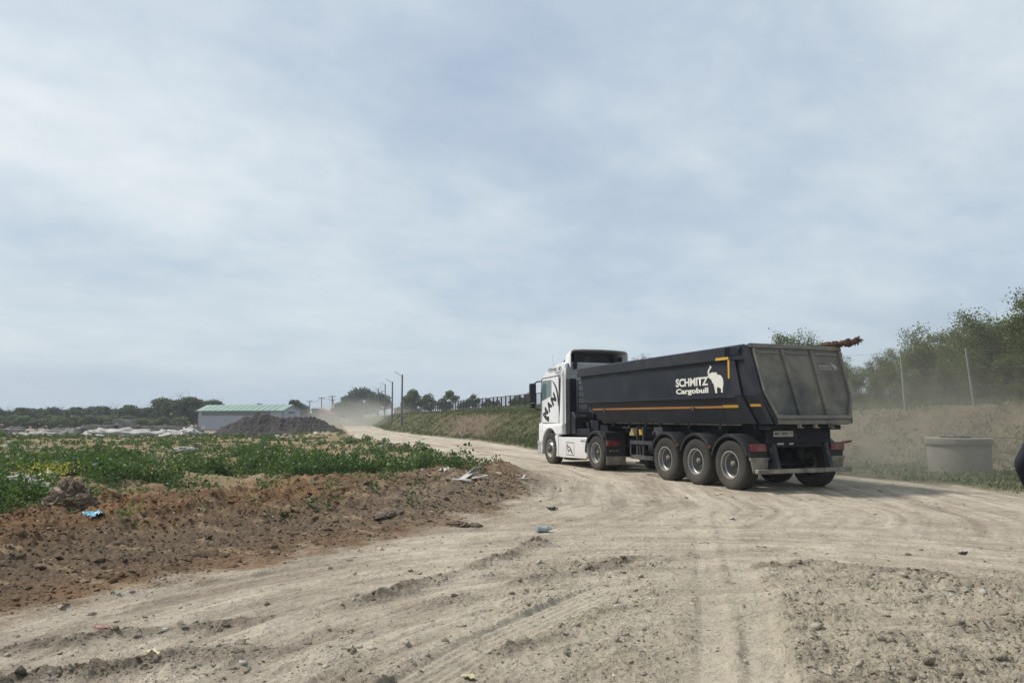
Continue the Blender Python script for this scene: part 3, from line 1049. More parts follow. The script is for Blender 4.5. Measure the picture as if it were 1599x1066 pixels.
def build_trailer():
    org = Vector((3.2, 0, 0))
    root = thing('semi_trailer', 'black tipper semi-trailer with white elephant lettering and dusty tailgate, coupled behind the white truck', 'semi-trailer',
                 Vector(truck_pt(3.2, 0, 0)), TR_ROT)
    OFF[0] = org

    # ---- tipper body: two-skinned open trough, narrower below
    def hw(z, inset=0.0):
        return (1.20 if z >= 2.02 else 1.20 - (2.02 - z) / 0.60 * 0.20) - inset

    def rear_t(z):
        return -(3.08 - z) * 0.305

    def front_t(z):
        return 7.86 - (2.80 - z) * 0.36 if z > 2.02 else 7.58 - (2.02 - z) * 1.25

    body = MB()
    zs = [2.86, 2.02, 1.42]
    rings = []
    for inset, zz in ((0.0, zs), (0.05, zs[::-1])):
        for z in zz:
            f, b_ = front_t(z), rear_t(z)
            y = hw(z, inset)
            zi = z + (0.05 if inset and z < 1.5 else 0)
            rings.append([(b_, y, zi), (f - inset, y, zi), (f - inset, -y, zi), (b_, -y, zi)])
    V = [p for rg in rings for p in rg]
    F = []
    for i in range(5):
        for k in range(3):
            a = i * 4 + k
            F.append((a, a + 1, a + 5, a + 4))
    F.append((8, 9, 10, 11))
    body.add(V, F)
    body_o = body.build('tipper_body', 'tipper_paint', root, bevel=0.012)
    # the scuffed lower side band that leans inwards and the top rail
    rail = MB()
    for s in (1, -1):
        rail.add([(x, s * y, z) for x, y, z in [(7.98, 1.265, 2.78), (7.98, 1.265, 3.05), (7.98, 1.17, 3.07), (7.98, 1.17, 2.80),
                                                  (0.12, 1.265, 2.81), (0.12, 1.265, 3.105), (0.12, 1.17, 3.125), (0.12, 1.17, 2.83)]],
                 [(0, 1, 2, 3), (7, 6, 5, 4), (0, 4, 5, 1), (1, 5, 6, 2), (2, 6, 7, 3), (3, 7, 4, 0)])
    rail.box(7.90, 7.985, -1.17, 1.17, 2.78, 3.06)
    rail.build('top_rail', 'tipper_rail_paint', root, bevel=0.02)
    # ribs and posts on both sides
    for s in (1, -1):
        post = MB()
        pts = [(0.62, 2.80), (0.47, 2.80), (0.05, 1.75), (0.22, 1.75)]
        post.prism([(0.66, 2.79), (0.40, 2.79), (0.20, 2.02), (0.44, 2.02)], s * 1.2, s * 1.252)
        post.add([(0.44, s * 1.2, 2.02), (0.20, s * 1.2, 2.02), (-0.02, s * 1.0, 1.42), (0.20, s * 1.0, 1.42),
                  (0.44, s * 1.252, 2.02), (0.20, s * 1.252, 2.02), (-0.02, s * 1.06, 1.42), (0.20, s * 1.06, 1.42)],
                 [(0, 1, 2, 3), (4, 7, 6, 5), (0, 3, 7, 4), (1, 5, 6, 2), (2, 6, 7, 3)])
        post.build('side_post', 'tipper_paint', root, bevel=0.008)
    for s in (1, -1):
        band = MB()
        band.add([(7.60, s * 1.208, 2.045), (7.60, s * 1.212, 1.99), (0.42, s * 1.212, 1.99), (0.42, s * 1.208, 2.045),
                  (7.60, s * 1.17, 2.045), (7.60, s * 1.17, 1.99), (0.42, s * 1.17, 1.99), (0.42, s * 1.17, 2.045)],
                 [(0, 1, 2, 3), (7, 6, 5, 4), (0, 3, 7, 4), (1, 5, 6, 2), (0, 4, 5, 1), (2, 6, 7, 3)])
        band.build('side_crease', 'tipper_paint', root)
    for s in (1, -1):
        hinge = MB()
        hinge.box(0.16, 0.50, s * 1.262, s * 1.29, 2.90, 3.06)
        for k in range(4):
            hinge.box(0.52 + k * 0.05, 0.545 + k * 0.05, s * 1.262, s * 1.285, 2.88, 3.08)
        hinge.tube([(0.20, s * 1.25, 2.99), (0.20, s * 1.315, 2.99)], 0.035, 12)
        hinge.build('gate_hinge', 'dark_metal', root, bevel=0.004)

    # reflective stripes on the lower side
    def side_low(t, z, o):
        return (t, (1.20 - (2.02 - z) / 0.60 * 0.20) + o, z)
    for s in (1, -1):
        st = MB()
        for t0, t1, za, zb in ((7.20, 1.02, 1.765, 1.812),):
            v = [side_low(t0, za, 0.004), side_low(t1, za, 0.004), side_low(t1, zb, 0.004), side_low(t0, zb, 0.004)]
            v2 = [side_low(t0, za, -0.004), side_low(t1, za, -0.004), side_low(t1, zb, -0.004), side_low(t0, zb, -0.004)]
            st.add([(a, s * b, c) for a, b, c in v + v2], [(0, 1, 2, 3), (7, 6, 5, 4), (0, 4, 5, 1), (1, 5, 6, 2), (2, 6, 7, 3), (3, 7, 4, 0)])
        st.build('side_stripe', 'stripe_orange', root)
    for s in (1, -1):
        st = MB()
        for t0, t1, za, zb in ((1.00, 0.47, 1.768, 1.828), (0.08, -0.28, 1.785, 1.838)):
            st = MB()
            v = [side_low(t0, za, 0.006), side_low(t1, za, 0.006), side_low(t1, zb, 0.006), side_low(t0, zb, 0.006)]
            v2 = [side_low(t0, za, -0.004), side_low(t1, za, -0.004), side_low(t1, zb, -0.004), side_low(t0, zb, -0.004)]
            st.add([(a, s * b, c) for a, b, c in v + v2], [(0, 1, 2, 3), (7, 6, 5, 4), (0, 4, 5, 1), (1, 5, 6, 2), (2, 6, 7, 3), (3, 7, 4, 0)])
            st.build('side_stripe', 'stripe_yellow', root)
    for s in (1, -1):
        ang = MB()
        ang.box(0.58, 1.03, s * 1.2665, s * 1.272, 2.815, 2.875)
        ang.prism([(0.56, 2.815), (0.625, 2.815), (0.625, 2.40), (0.575, 2.40)], s * 1.2535, s * 1.259)
        ang.build('corner_marker', 'stripe_yellow', root)
    # stripe clips
    for t in (2.05, 6.4):
        clip = MB()
        clip.add([(t, 1.13, 1.79), (t + 0.10, 1.15, 1.79), (t + 0.02, 1.18, 1.70), (t - 0.06, 1.18, 1.70), (t, 1.17, 1.79), (t + 0.10, 1.19, 1.79), (t + 0.02, 1.20, 1.70), (t - 0.06, 1.20, 1.70)],
                 [(0, 1, 2, 3), (7, 6, 5, 4), (0, 4, 5, 1), (1, 5, 6, 2), (2, 6, 7, 3), (3, 7, 4, 0)])
        clip.build('sheet_hook', 'dark_metal', root)

    # lettering and emblem on the left side (repeated on the right)
    for s in (1, -1):
        yy = 1.2035 * s
        if s == 1:
            M = plane_M((0, yy, 0), (-1, 0, 0), (0, 0, 1))
            fx = lambda t: -t
        else:
            M = plane_M((0, yy, 0), (1, 0, 0), (0, 0, 1))
            fx = lambda t: t
        text_part('SCHMITZ', fx(2.055), 2.385, 1.29, 0.20, M, 'lettering_white', root, bold=0.036, spacing=0.97)
        text_part('Cargobull', fx(2.055), 2.16, 1.29, 0.165, M, 'lettering_white', root, bold=0.04, spacing=1.0)
        em = MB()
        pts = [(fx(2.69 - (x - 205) * 0.00283), 2.73 - (y - 275) * 0.00168) for x, y in ELEPHANT]
        if s == -1:
            pts = [(2 * 1.16 - a, b) for a, b in pts]
            pts = pts[::-1]
        flat_poly(em, pts, M)
        em.build('elephant_emblem', 'lettering_white', root)

    # ---- tailgate: sloping panel in a raised frame with two ribs
    def G(y, z, out=0.0):
        n = Vector((-0.956, 0, 0.292))
        return Vector((rear_t(z), y, z)) + n * out

    def ghw(z):
        return 1.265 - (3.08 - z) / 1.03 * 0.045 if z > 2.05 else 1.22 - (2.05 - z) / 0.60 * 0.20
    gate = MB()
    zz = [3.04, 2.05, 1.47]
    v = []
    for o in (0.02, 0.06):
        for z in zz:
            v += [G(ghw(z) - 0.03, z, o), G(-ghw(z) + 0.03, z, o)]
    gate.add(v, [(0, 1, 3, 2), (2, 3, 5, 4), (6, 8, 9, 7), (8, 10, 11, 9), (0, 6, 7, 1), (4, 5, 11, 10), (0, 2, 8, 6), (2, 4, 10, 8), (1, 7, 9, 3), (3, 9, 11, 5)])
    gate_o = gate.build('tailgate', 'gate_paint', root)

    def gbar(mb, y0a, y1a, za, y0b, y1b, zb, o0=0.06, o1=0.13):
        vs = [G(y0a, za, o0), G(y1a, za, o0), G(y1b, zb, o0), G(y0b, zb, o0), G(y0a, za, o1), G(y1a, za, o1), G(y1b, zb, o1), G(y0b, zb, o1)]
        mb.add(vs, [(0, 1, 2, 3), (4, 7, 6, 5), (0, 4, 5, 1), (1, 5, 6, 2), (2, 6, 7, 3), (3, 7, 4, 0)])
    for s in (1, -1):
        fr = MB()
        gbar(fr, s * (ghw(3.06) - 0.10), s * ghw(3.06), 3.06, s * (ghw(2.05) - 0.10), s * ghw(2.05), 2.05, 0.0, 0.07)
        gbar(fr, s * (ghw(2.05) - 0.10), s * ghw(2.05), 2.05, s * (ghw(1.43) - 0.10), s * ghw(1.43), 1.43, 0.0, 0.07)
        fr.build('gate_surround', 'tipper_rail_paint', gate_o, bevel=0.006)
        fr = MB()
        gbar(fr, s * (ghw(3.0) - 0.115), s * (ghw(3.0) - 0.065), 2.98, s * (ghw(2.05) - 0.10), s * (ghw(2.05) - 0.05), 2.06, 0.06, 0.12)
        gbar(fr, s * (ghw(2.05) - 0.10), s * (ghw(2.05) - 0.05), 2.05, s * (ghw(1.50) - 0.115), s * (ghw(1.50) - 0.065), 1.50, 0.06, 0.12)
        fr.build('gate_frame', 'gate_frame_paint', gate_o, bevel=0.008)
    fr = MB()
    gbar(fr, 1.25, -1.25, 3.09, 1.25, -1.25, 3.00, 0.0, 0.10)
    fr.build('gate_frame', 'gate_frame_paint', gate_o, bevel=0.008)
    fr = MB()
    gbar(fr, 0.97, -0.97, 1.57, 0.95, -0.95, 1.50, 0.055, 0.13)
    gbar(fr, 0.98, -0.98, 1.50, 0.96, -0.96, 1.41, 0.0, 0.075)
    fr.build('gate_sill', 'gate_frame_paint', gate_o, bevel=0.008)
    for ya, yb in ((0.43, 0.36), (-0.37, -0.36)):
        rb = MB()
        gbar(rb, ya + 0.04, ya - 0.04, 2.97, yb + 0.04, yb - 0.04, 1.575, 0.058, 0.125)
        rb.build('gate_rib', 'gate_paint', gate_o, bevel=0.012)
    for ya, yb in ((1.10, 0.52), (0.34, -0.28), (-0.46, -1.10)):
        rb = MB()
        gbar(rb, ya, yb, 2.93, ya, yb, 2.885, 0.058, 0.085)
        rb.build('gate_lip', 'gate_frame_paint', gate_o, bevel=0.005)
    for y in (0.42, 0.0, -0.42):
        hk = MB()
        hk.box(-0.60, -0.52, y - 0.025, y + 0.025, 1.34, 1.42)
        hk.box(-0.63, -0.56, y - 0.05, y + 0.02, 1.335, 1.36)
        hk.build('gate_latch', 'dusty_steel', root, bevel=0.004)
    MG = plane_M(G(0, 2.62, 0.0625), (0, -1, 0), (0.292, 0, 0.956))
    text_part('SCHMITZ', 0.68, 0.03, 0.34, 0.055, MG, 'lettering_dull', root, bold=0.04)
    text_part('Cargobull', 0.68, -0.035, 0.34, 0.05, MG, 'lettering_dull', root, bold=0.035)
    em = MB()
    flat_poly(em, [(0.865 + (x - 645) * 0.00072, 0.13 - (y - 275) * 0.00052) for x, y in ELEPHANT], MG, 0.001)
    em.build('elephant_emblem', 'lettering_dull', root)
    for s in (1, -1):
        cp = MB()
        cp.prism([(0.56, 2.79), (0.56, 3.098), (rear_t(3.09) - 0.005, 3.088), (rear_t(2.79) - 0.005, 2.79)], s * 1.185, s * 1.262)
        cp.prism([(0.46, 2.79), (0.50, 2.79), (0.50, 3.05), (0.46, 3.05)], s * 1.262, s * 1.275)
        cp.build('corner_plate', 'tipper_rail_paint', root, bevel=0.008)
    # rear end flange of the body seen from the side
    for s in (1, -1):
        fl = MB()
        fl.add([(rear_t(3.06) + 0.10, s * 1.20, 2.79), (rear_t(3.06) + 0.10, s * 1.268, 2.79), (rear_t(2.05) + 0.10, s * 1.215, 2.05), (rear_t(2.05) + 0.10, s * 1.15, 2.05),
                (rear_t(2.79) - 0.01, s * 1.20, 2.79), (rear_t(2.79) - 0.01, s * 1.268, 2.79), (rear_t(2.05) - 0.01, s * 1.215, 2.05), (rear_t(2.05) - 0.01, s * 1.15, 2.05)],
               [(0, 1, 2, 3), (4, 7, 6, 5), (0, 4, 5, 1), (1, 5, 6, 2), (2, 6, 7, 3), (3, 7, 4, 0)])
        fl.add([(rear_t(2.05) + 0.10, s * 1.15, 2.05), (rear_t(2.05) + 0.10, s * 1.216, 2.05), (rear_t(1.43) + 0.12, s * 1.065, 1.43), (rear_t(1.43) + 0.12, s * 0.99, 1.43),
                (rear_t(2.05) - 0.01, s * 1.15, 2.05), (rear_t(2.05) - 0.01, s * 1.216, 2.05), (rear_t(1.43) - 0.01, s * 1.065, 1.43), (rear_t(1.43) - 0.01, s * 0.99, 1.43)],
               [(0, 1, 2, 3), (4, 7, 6, 5), (0, 4, 5, 1), (1, 5, 6, 2), (2, 6, 7, 3), (3, 7, 4, 0)])
        fl.build('rear_flange', 'tipper_rail_paint', root, bevel=0.006)

    # ---- chassis
    ch = MB()
    for s in (1, -1):
        ch.box(-0.05, 5.6, s * 0.42, s * 0.50, 1.02, 1.34)
        ch.box(-0.05, 5.6, s * 0.38, s * 0.55, 1.33, 1.355)
        ch.box(-0.05, 5.6, s * 0.38, s * 0.55, 1.01, 1.03)
        ch.prism([(5.6, 1.34), (7.7, 1.34), (7.7, 1.19), (5.9, 1.19), (5.6, 1.02)], s * 0.42, s * 0.50)
    for t in np.arange(0.2, 7.6, 0.75):
        ch.box(t, t + 0.09, -0.42, 0.42, 1.12, 1.30)
    ch.build('chassis', 'dark_metal', root, bevel=0.008)
    for s in (1, -1):
        sub = MB()
        sub.box(0.0, 6.9, s * 0.74, s * 0.78, 1.355, 1.425)
        for t in (0.1, 1.28, 2.5, 3.75, 4.45, 5.3, 6.2):
            sub.prism([(s * 0.50, 1.36), (s * 0.98, 1.41), (s * 0.98, 1.30), (s * 0.55, 1.10)], t, t + 0.07, 'x')
        sub.box(0.15, 6.2, s * 0.60, s * 0.62, 1.14, 1.36)
        sub.build('side_bracket', 'dark_metal', root, bevel=0.006)
    pipe = MB()
    pipe.tube([(6.95, 0.9, 1.40), (4.2, 0.95, 1.395), (0.6, 0.95, 1.395)], 0.018, 8)
    pipe.tube([(6.6, 0.66, 1.26), (5.6, 0.70, 1.27)], 0.028, 10)
    pipe.tube([(4.4, 0.7, 1.1), (3.8, 0.8, 1.0), (3.5, 0.78, 1.12)], 0.02, 8)
    pipe.build('air_pipe', 'dusty_steel', root, True)
    # front: upright frame and tipping ram, ladder
    ram = MB()
    ram.tube([(8.06, 0, 1.10), (8.06, 0, 1.9)], 0.13, 16)
    ram.tube([(8.06, 0, 1.9), (8.06, 0, 2.62)], 0.11, 16)
    ram.box(7.86, 8.12, -0.16, 0.16, 2.60, 2.74)
    ram.build('tipping_ram', 'hub_dark', root, True)
    fr = MB()
    fr.box(7.70, 7.80, -1.0, 1.0, 1.15, 1.42)
    fr.box(7.2, 7.75, 0.50, 0.95, 1.17, 1.45)
    fr.box(6.7, 7.4, 0.2, 0.9, 1.16, 1.32)
    fr.build('front_crossmember', 'dark_metal', root, bevel=0.01)
    ld = MB()
    for y in (1.20, 0.86):
        ld.tube([(8.03, y, 2.70), (8.03, y, 1.50)], 0.016, 8)
    for k in range(6):
        z = 1.60 + k * 0.19
        ld.tube([(8.03, 1.20, z), (8.03, 0.86, z)], 0.013, 8)
    ld.tube([(7.88, 1.15, 2.70), (8.03, 1.15, 2.70)], 0.015, 8)
    ld.tube([(7.60, 1.15, 1.60), (8.03, 1.15, 1.60)], 0.015, 8)
    ld.build('ladder', 'dark_metal', root)

    # ---- axles, wheels, mudguards
    for t in (0.66, 1.90, 3.16):
        ax = MB()
        ax.tube([(t, -0.95, 0.535), (t, 0.95, 0.535)], 0.07, 14)
        for s in (1, -1):
            ax.box(t - 0.30, t + 0.38, s * 0.42, s * 0.52, 0.60, 0.66)
            ax.prism([(t + 0.25, 1.03), (t + 0.46, 1.03), (t + 0.42, 0.58), (t + 0.32, 0.58)], s * 0.41, s * 0.53)
            ax.tube([(t - 0.25, s * 0.47, 0.66), (t - 0.25, s * 0.47, 0.98)], 0.13, 16)
            ax.tube([(t + 0.05, s * 0.62, 0.6), (t + 0.05, s * 0.80, 0.6)], 0.16, 14)
        ax.build('axle', 'dark_metal', root, True, angle=30)
        for s in (1, -1):
            wheel(root, t, s * 1.255, s)
            fd = MB()
            y0 = 0.80 if s == 1 else -1.275
            last = t < 1
            arc_fender(fd, t, 0.53, 0.655, y0, y0 + 0.475, 22 if not last else 18, 150 if not last else 158)
            if last:   # panel that carries the rear lamps
                fd.box(-0.02, 0.03, y0 + 0.02, y0 + 0.455, 0.68, 0.98)
            fo = fd.build('mudguard', 'black_plastic', root, True, angle=45)
            if not last:
                mk = MB()
                mk.tube([(t - 0.60, s * 1.25, 0.90), (t - 0.60, s * 1.30, 0.90)], 0.035, 12)
                mk.build('marker_lamp', 'lamp_amber', root, True)
    for s in (1, -1):
        fp = MB()
        y0, y1 = (0.83, 1.262) if s == 1 else (-1.262, -0.83)
        fp.prism([(y0 - 0.01, 0.70), (y1 + 0.01, 0.70), (y1 - (0.06 if s == 1 else 0.0), 0.41), (y0 + (0.0 if s == 1 else 0.06), 0.41)], -0.045, -0.025, 'x')
        fp.box(-0.06, -0.02, y0 - 0.02, y1 + 0.02, 0.675, 0.72)
        fp.build('mudflap', 'dusty_steel', root)
    # side guard frame and things hung behind it
    for s in (1, -1):
        sg = MB()
        y = s * 1.20
        ya, yb = sorted((y, y - s * 0.03))
        sg.box(3.84, 4.94, ya, yb, 0.84, 0.94)
        sg.box(3.80, 4.90, ya, yb, 0.45, 0.56)
        sg.box(4.88, 4.94, ya, yb, 0.56, 0.84)
        for t in (4.30, 4.60):
            yc, yd = sorted((y - s * 0.03, y - s * 0.09))
            sg.box(t, t + 0.05, yc, yd, 0.46, 1.30)
            yc, yd = sorted((y - s * 0.05, s * 0.55))
            sg.box(t, t + 0.05, yc, yd, 1.24, 1.30)
        sg.build('side_guard', 'frame_steel', root, bevel=0.006)
    lg = MB()
    for s in (1, -1):
        lg.box(4.95, 5.08, s * 0.72, s * 0.86, 0.50, 1.34)
        lg.box(4.97, 5.06, s * 0.74, s * 0.84, 0.34, 0.52)
        lg.box(4.88, 5.14, s * 0.66, s * 0.92, 0.30, 0.345)
        lg.tube([(5.0, s * 0.8, 0.9), (5.0, s * 1.10, 0.9)], 0.02, 8)
    lg.tube([(5.01, -0.72, 0.62), (5.01, 0.72, 0.62)], 0.03, 8)
    lg.build('landing_leg', 'dark_metal', root, bevel=0.006)
    for q in ([(3.98, 0.70, 0.74), (4.55, 0.70, 0.74)], [(3.98, -0.70, 0.74), (4.55, -0.70, 0.74)], [(1.2, 0.0, 0.86), (2.2, 0.0, 0.86)]):
        MB().tube(q, 0.17, 20).build('air_tank', 'dark_metal', root, True)
    bx = MB()
    bx.box(3.62, 4.02, 0.72, 1.02, 1.06, 1.30)
    bx.tube([(3.98, 1.02, 1.15), (3.98, 1.08, 1.15)], 0.05, 10)
    bx.build('valve_box', 'frame_steel', root, bevel=0.01)
    for t0 in (5.02,):
        wc = MB()
        wc.prism([(t0 + 0.14, 1.06), (t0 - 0.13, 1.06), (t0 - 0.02, 1.27)], 0.93, 1.10)
        wc.build('wheel_chock', 'chock_yellow', root, bevel=0.012)
        wc = MB()
        wc.prism([(t0 - 0.16, 1.08), (t0 - 0.38, 1.08), (t0 - 0.20, 1.27), (t0 - 0.05, 1.27)], 0.90, 0.99)
        wc.build('chock_holder', 'stripe_yellow', root, bevel=0.012)
    # ---- rear end
    rb = MB()
    rb.box(-0.27, -0.17, -1.25, 1.27, 0.40, 0.49)
    rb.build('underrun_bar', 'dusty_steel', root, bevel=0.012)
    for y in (0.70, -0.72):
        br = MB()
        br.prism([(-0.10, 1.02), (0.02, 1.02), (-0.12, 0.49), (-0.25, 0.49)], y - 0.05, y + 0.05)
        br.prism([(-0.12, 0.49), (-0.17, 0.49), (-0.17, 0.40), (-0.12, 0.40)], y - 0.06, y + 0.06)
        br.build('bar_bracket', 'frame_steel', root, bevel=0.008)
    cm = MB()
    cm.box(-0.10, -0.02, -0.85, 0.85, 1.02, 1.33)
    cm.box(-0.08, -0.02, -0.60, 0.78, 0.93, 1.02)
    cm.box(-0.30, 0.1, -0.95, -0.60, 1.30, 1.40)
    cm.box(-0.30, 0.1, 0.60, 0.95, 1.30, 1.40)
    cm.tube([(-0.25, -0.9, 1.37), (-0.25, 0.9, 1.37)], 0.035, 10)
    cm.build('rear_crossmember', 'dark_metal', root, bevel=0.01)
    pl = MB()
    pl.box(-0.118, -0.108, 0.19, 0.71, 1.155, 1.275)
    plo = pl.build('number_plate', 'plate_white', root, bevel=0.003)
    MP = plane_M((-0.1195, 0.45, 1.215), (0, -1, 0), (0, 0, 1))
    text_part('MK 7890', -0.055, 0.0, 0.35, 0.07, MP, 'black_vinyl', plo, bold=0.02)
    text_part('23', 0.19, 0.012, 0.08, 0.045, MP, 'black_vinyl', plo, bold=0.015)
    for a, b in ((0.43, 0.60), (0.17, 0.28)):
        MB().box(-0.093, -0.083, a, b, 0.985, 1.035).build('plate_label', 'plate_white', root)  # two small white labels below the number plate
    for s in (1, -1):
        lp = MB()
        ya, yb = sorted((s * 0.87, s * 1.26))
        lp.box(-0.075, -0.022, ya, yb, 0.85, 1.0)
        o = lp.build('tail_lamp', 'lamp_red', root, bevel=0.012)
        sb = MB()
        sb.box(-0.03, 0.0, ya - 0.02, yb + 0.02, 0.83, 1.02)
        sb.build('lamp_bracket', 'black_plastic', root, bevel=0.005)
        arm = MB()
        arm.prism([(s * 1.25, 0.99), (s * 1.25, 1.04), (s * 1.50, 1.06), (s * 1.50, 1.03), (s * 1.36, 0.99)], -0.06, -0.02, 'x')
        if s == -1:
            arm.build('marker_arm', 'lamp_red', root)
    OFF[0] = Vector((0, 0, 0))
    return root


build_trailer()


def build_tractor():
    org = Vector((8.6, 0, 0))
    root = thing('truck', 'white high-roof truck cab with black lettering and roof deflector, pulling the black tipper trailer', 'truck',
                 Vector(truck_pt(8.6, 0, 0)), TR_ROT)
    OFF[0] = org

    def taper(p):
        """cab narrows towards the roof and round the nose"""
        k = 1.0
        if p.z > 2.95:
            k -= 0.14 * min(1, (p.z - 2.95) / 0.42) ** 1.4
        if p.x > 10.75:
            k -= 0.07 * min(1, (p.x - 10.75) / 0.35)
        return Vector((p.x, p.y * k, p.z))

    # side outline of the cab, with stations across the width so the roof and nose round off
    prof = [(9.10, 1.02), (9.10, 2.2), (9.10, 2.95), (9.10, 3.22), (9.12, 3.36), (9.5, 3.385), (9.85, 3.36), (10.2, 3.25), (10.5, 3.10), (10.70, 2.96), (10.80, 2.84),
            (10.93, 2.3), (11.02, 1.85), (11.05, 1.45), (11.06, 1.30), (9.45, 1.30), (9.36, 1.02)]
    cabm = MB()
    ys = [-1.22, -1.19, -1.05, -0.6, 0, 0.6, 1.05, 1.19, 1.22]
    n = len(prof)
    vs = []
    for y in ys:
        edge = max(0.0, (abs(y) - 1.05) / 0.17)
        for (x, z) in prof:
            sh = 0.045 * edge ** 2
            cx, cz = 9.9, 2.1
            xx = x - sh * (1 if x > 10.4 else (-0.3 if x < 9.3 else 0))
            zz_ = z - (sh * 1.3 if z > 3.2 else 0)
            vs.append(taper(Vector((xx, y, zz_))))
    fs = [tuple(range(n)), tuple(range(len(ys) * n - 1, (len(ys) - 1) * n - 1, -1))]
    for j in range(len(ys) - 1):
        for i in range(n):
            fs.append((j * n + i, (j + 1) * n + i, (j + 1) * n + (i + 1) % n, j * n + (i + 1) % n))
    cabm.add(vs, fs)
    cab = cabm.build('cab', 'white_paint', root, True, angle=38)
    # rear wall panel of the cab: its shade painted in as grey, with some dust
    rw = MB()
    rw.box(9.075, 9.098, -1.13, 1.13, 1.05, 2.93)
    rw.box(9.070, 9.098, -1.06, 1.06, 2.945, 3.30)
    rw.box(9.06, 9.08, 0.28, 0.34, 1.1, 2.9)
    rw.box(9.06, 9.08, -0.50, -0.44, 1.1, 2.9)
    rw.build('rear_wall', 'grey_paint', root, bevel=0.008)
    # lower cab: wheel arch panels, bumper and steps
    for s in (1, -1):
        lo = MB()
        pts = [(9.10, 1.34), (11.10, 1.34), (11.14, 1.05), (11.14, 0.62), (11.10, 0.30), (10.76, 0.30)]
        arc = [(10.09 + 0.62 * math.cos(R(a)), 0.56 + 0.62 * math.sin(R(a))) for a in range(-8, 140, 8)]
        pts += arc + [(9.60, 0.98), (9.42, 0.99), (9.16, 1.0)]
        a, b = s * 0.98, s * 1.245

        def bulge(p, s=s):
            q = p.copy()
            if q.x > 10.85:
                q.y *= 1 - 0.05 * (q.x - 10.85) / 0.3
            return q
        lo.prism(pts, a, b, 'y', bulge)
        lo.build('wheel_arch_panel', 'white_paint', root, bevel=0.03, seg=3)
    bp = MB()
    bp.box(10.80, 11.17, -0.98, 0.98, 0.30, 1.34)
    bp.build('bumper', 'white_paint', root, bevel=0.05, seg=3)
    for s in (1, -1):
        bpl = MB()
        a, b = sorted((s * 1.246, s * 1.20))
        bpl.box(10.74, 11.11, a, b, 0.62, 0.74)
        bpl.box(10.86, 11.08, a, b, 0.33, 0.60)
        bpl.build('step_well', 'grey_paint', root, bevel=0.01)
    gr = MB()
    gr.box(11.04, 11.115, -0.80, 0.80, 1.36, 1.78)
    gr.box(11.16, 11.19, -0.55, 0.55, 0.5, 0.95)
    gr.build('grille', 'black_plastic', root, bevel=0.02)
    ws = MB()
    ws.add([Vector((11.036, y * 1.03, 1.88)) if z == 0 else Vector((10.838, y * 0.97, 2.80)) for z in (0, 1) for y in (-1.04, 1.04)] +
           [Vector((11.00, y * 1.03, 1.88)) if z == 0 else Vector((10.80, y * 0.97, 2.80)) for z in (0, 1) for y in (-1.04, 1.04)],
           [(0, 1, 3, 2), (4, 6, 7, 5), (0, 2, 6, 4), (1, 5, 7, 3), (0, 4, 5, 1), (2, 3, 7, 6)])
    ws.build('windscreen', 'window_glass', root)
    vz = MB()
    vz.prism([(10.76, 2.86), (11.12, 2.72), (11.12, 2.69), (10.78, 2.80)], -1.05, 1.05)
    vz.build('sun_visor', 'window_glass', root, bevel=0.01)
    for s in (1, -1):
        hl = MB()
        a, b = sorted((s * 0.62, s * 1.12))
        hl.box(11.10, 11.185, a, b, 0.72, 0.98)
        hl.build('headlight', 'mirror_glass', root, bevel=0.03)

    # doors (proud panels with black seams), windows, lettering
    for s in (1, -1):
        y0, y1 = s * 1.215, s * 1.226
        dr = MB()
        dr.prism([(9.40, 1.37), (10.76, 1.37), (10.80, 2.0), (10.72, 2.86), (9.40, 2.90)], y0, y1)
        dro = dr.build('door', 'white_paint', root, bevel=0.006)
        sm = MB()
        y2 = s * 1.2275
        sm.prism([(9.37, 1.36), (9.40, 1.36), (9.40, 2.90), (9.37, 2.90)], s * 1.21, y2)
        sm.prism([(9.37, 2.90), (10.75, 2.86), (10.75, 2.892), (9.37, 2.935)], s * 1.21, y2)
        sm.prism([(10.76, 1.36), (10.80, 2.0), (10.83, 2.0), (10.80, 1.36)], s * 1.21, y2)
        sm.prism([(10.80, 2.0), (10.715, 2.86), (10.80, 2.86), (10.86, 2.0)], s * 1.20, s * 1.2235)
        sm.build('door_seal', 'black_vinyl', dro)
        wd = MB()
        wd.prism([(9.98, 2.26), (10.74, 2.11), (10.78, 2.30), (10.68, 2.80), (10.0, 2.80)], s * 1.222, s * 1.230)
        wd.build('window', 'window_glass', dro, bevel=0.003)
        for q in ([(9.95, 2.24), (9.98, 2.24), (9.98, 2.82), (9.95, 2.82)], [(10.30, 2.20), (10.33, 2.20), (10.33, 2.80), (10.30, 2.80)]):
            MB().prism(q, s * 1.224, s * 1.2325).build('window_frame', 'grey_paint', dro)
        hd = MB()
        hd.prism([(10.16, 1.42), (10.34, 1.42), (10.34, 1.58), (10.16, 1.58)], s * 1.226, s * 1.236)
        hd.build('door_handle', 'black_vinyl', dro, bevel=0.004)
        if s == 1:
            M = plane_M((0, 1.2285, 0), (-1, 0, 0), (0, 0, 1))
            fx = -1
        else:
            M = plane_M((0, -1.2285, 0), (1, 0, 0), (0, 0, 1))
            fx = 1
        # three big letters climbing along an arc, each turned with it
        for chh, t, z, ang, sz in (('M', 10.44, 1.68, 56, 0.46), ('A', 10.14, 1.93, 46, 0.46), ('N', 9.80, 2.15, 38, 0.48)):
            Ml = M @ Matrix.Translation((fx * t, z, 0)) @ Matrix.Rotation(R(ang), 4, 'Z')
            text_part(chh, 0, 0, sz * 0.78, sz * 0.74, Ml, 'black_vinyl', dro, bold=0.075)
        # sweeping arc above the letters
        arcm = MB()
        def AP(a, rr):
            return (fx * (10.02 - 0.62 * math.cos(R(a)) * rr), 2.12 + 0.66 * math.sin(R(a)) * rr)
        N = 18
        outer = [AP(-18 + 100 * k / N, 1.0) for k in range(N + 1)]
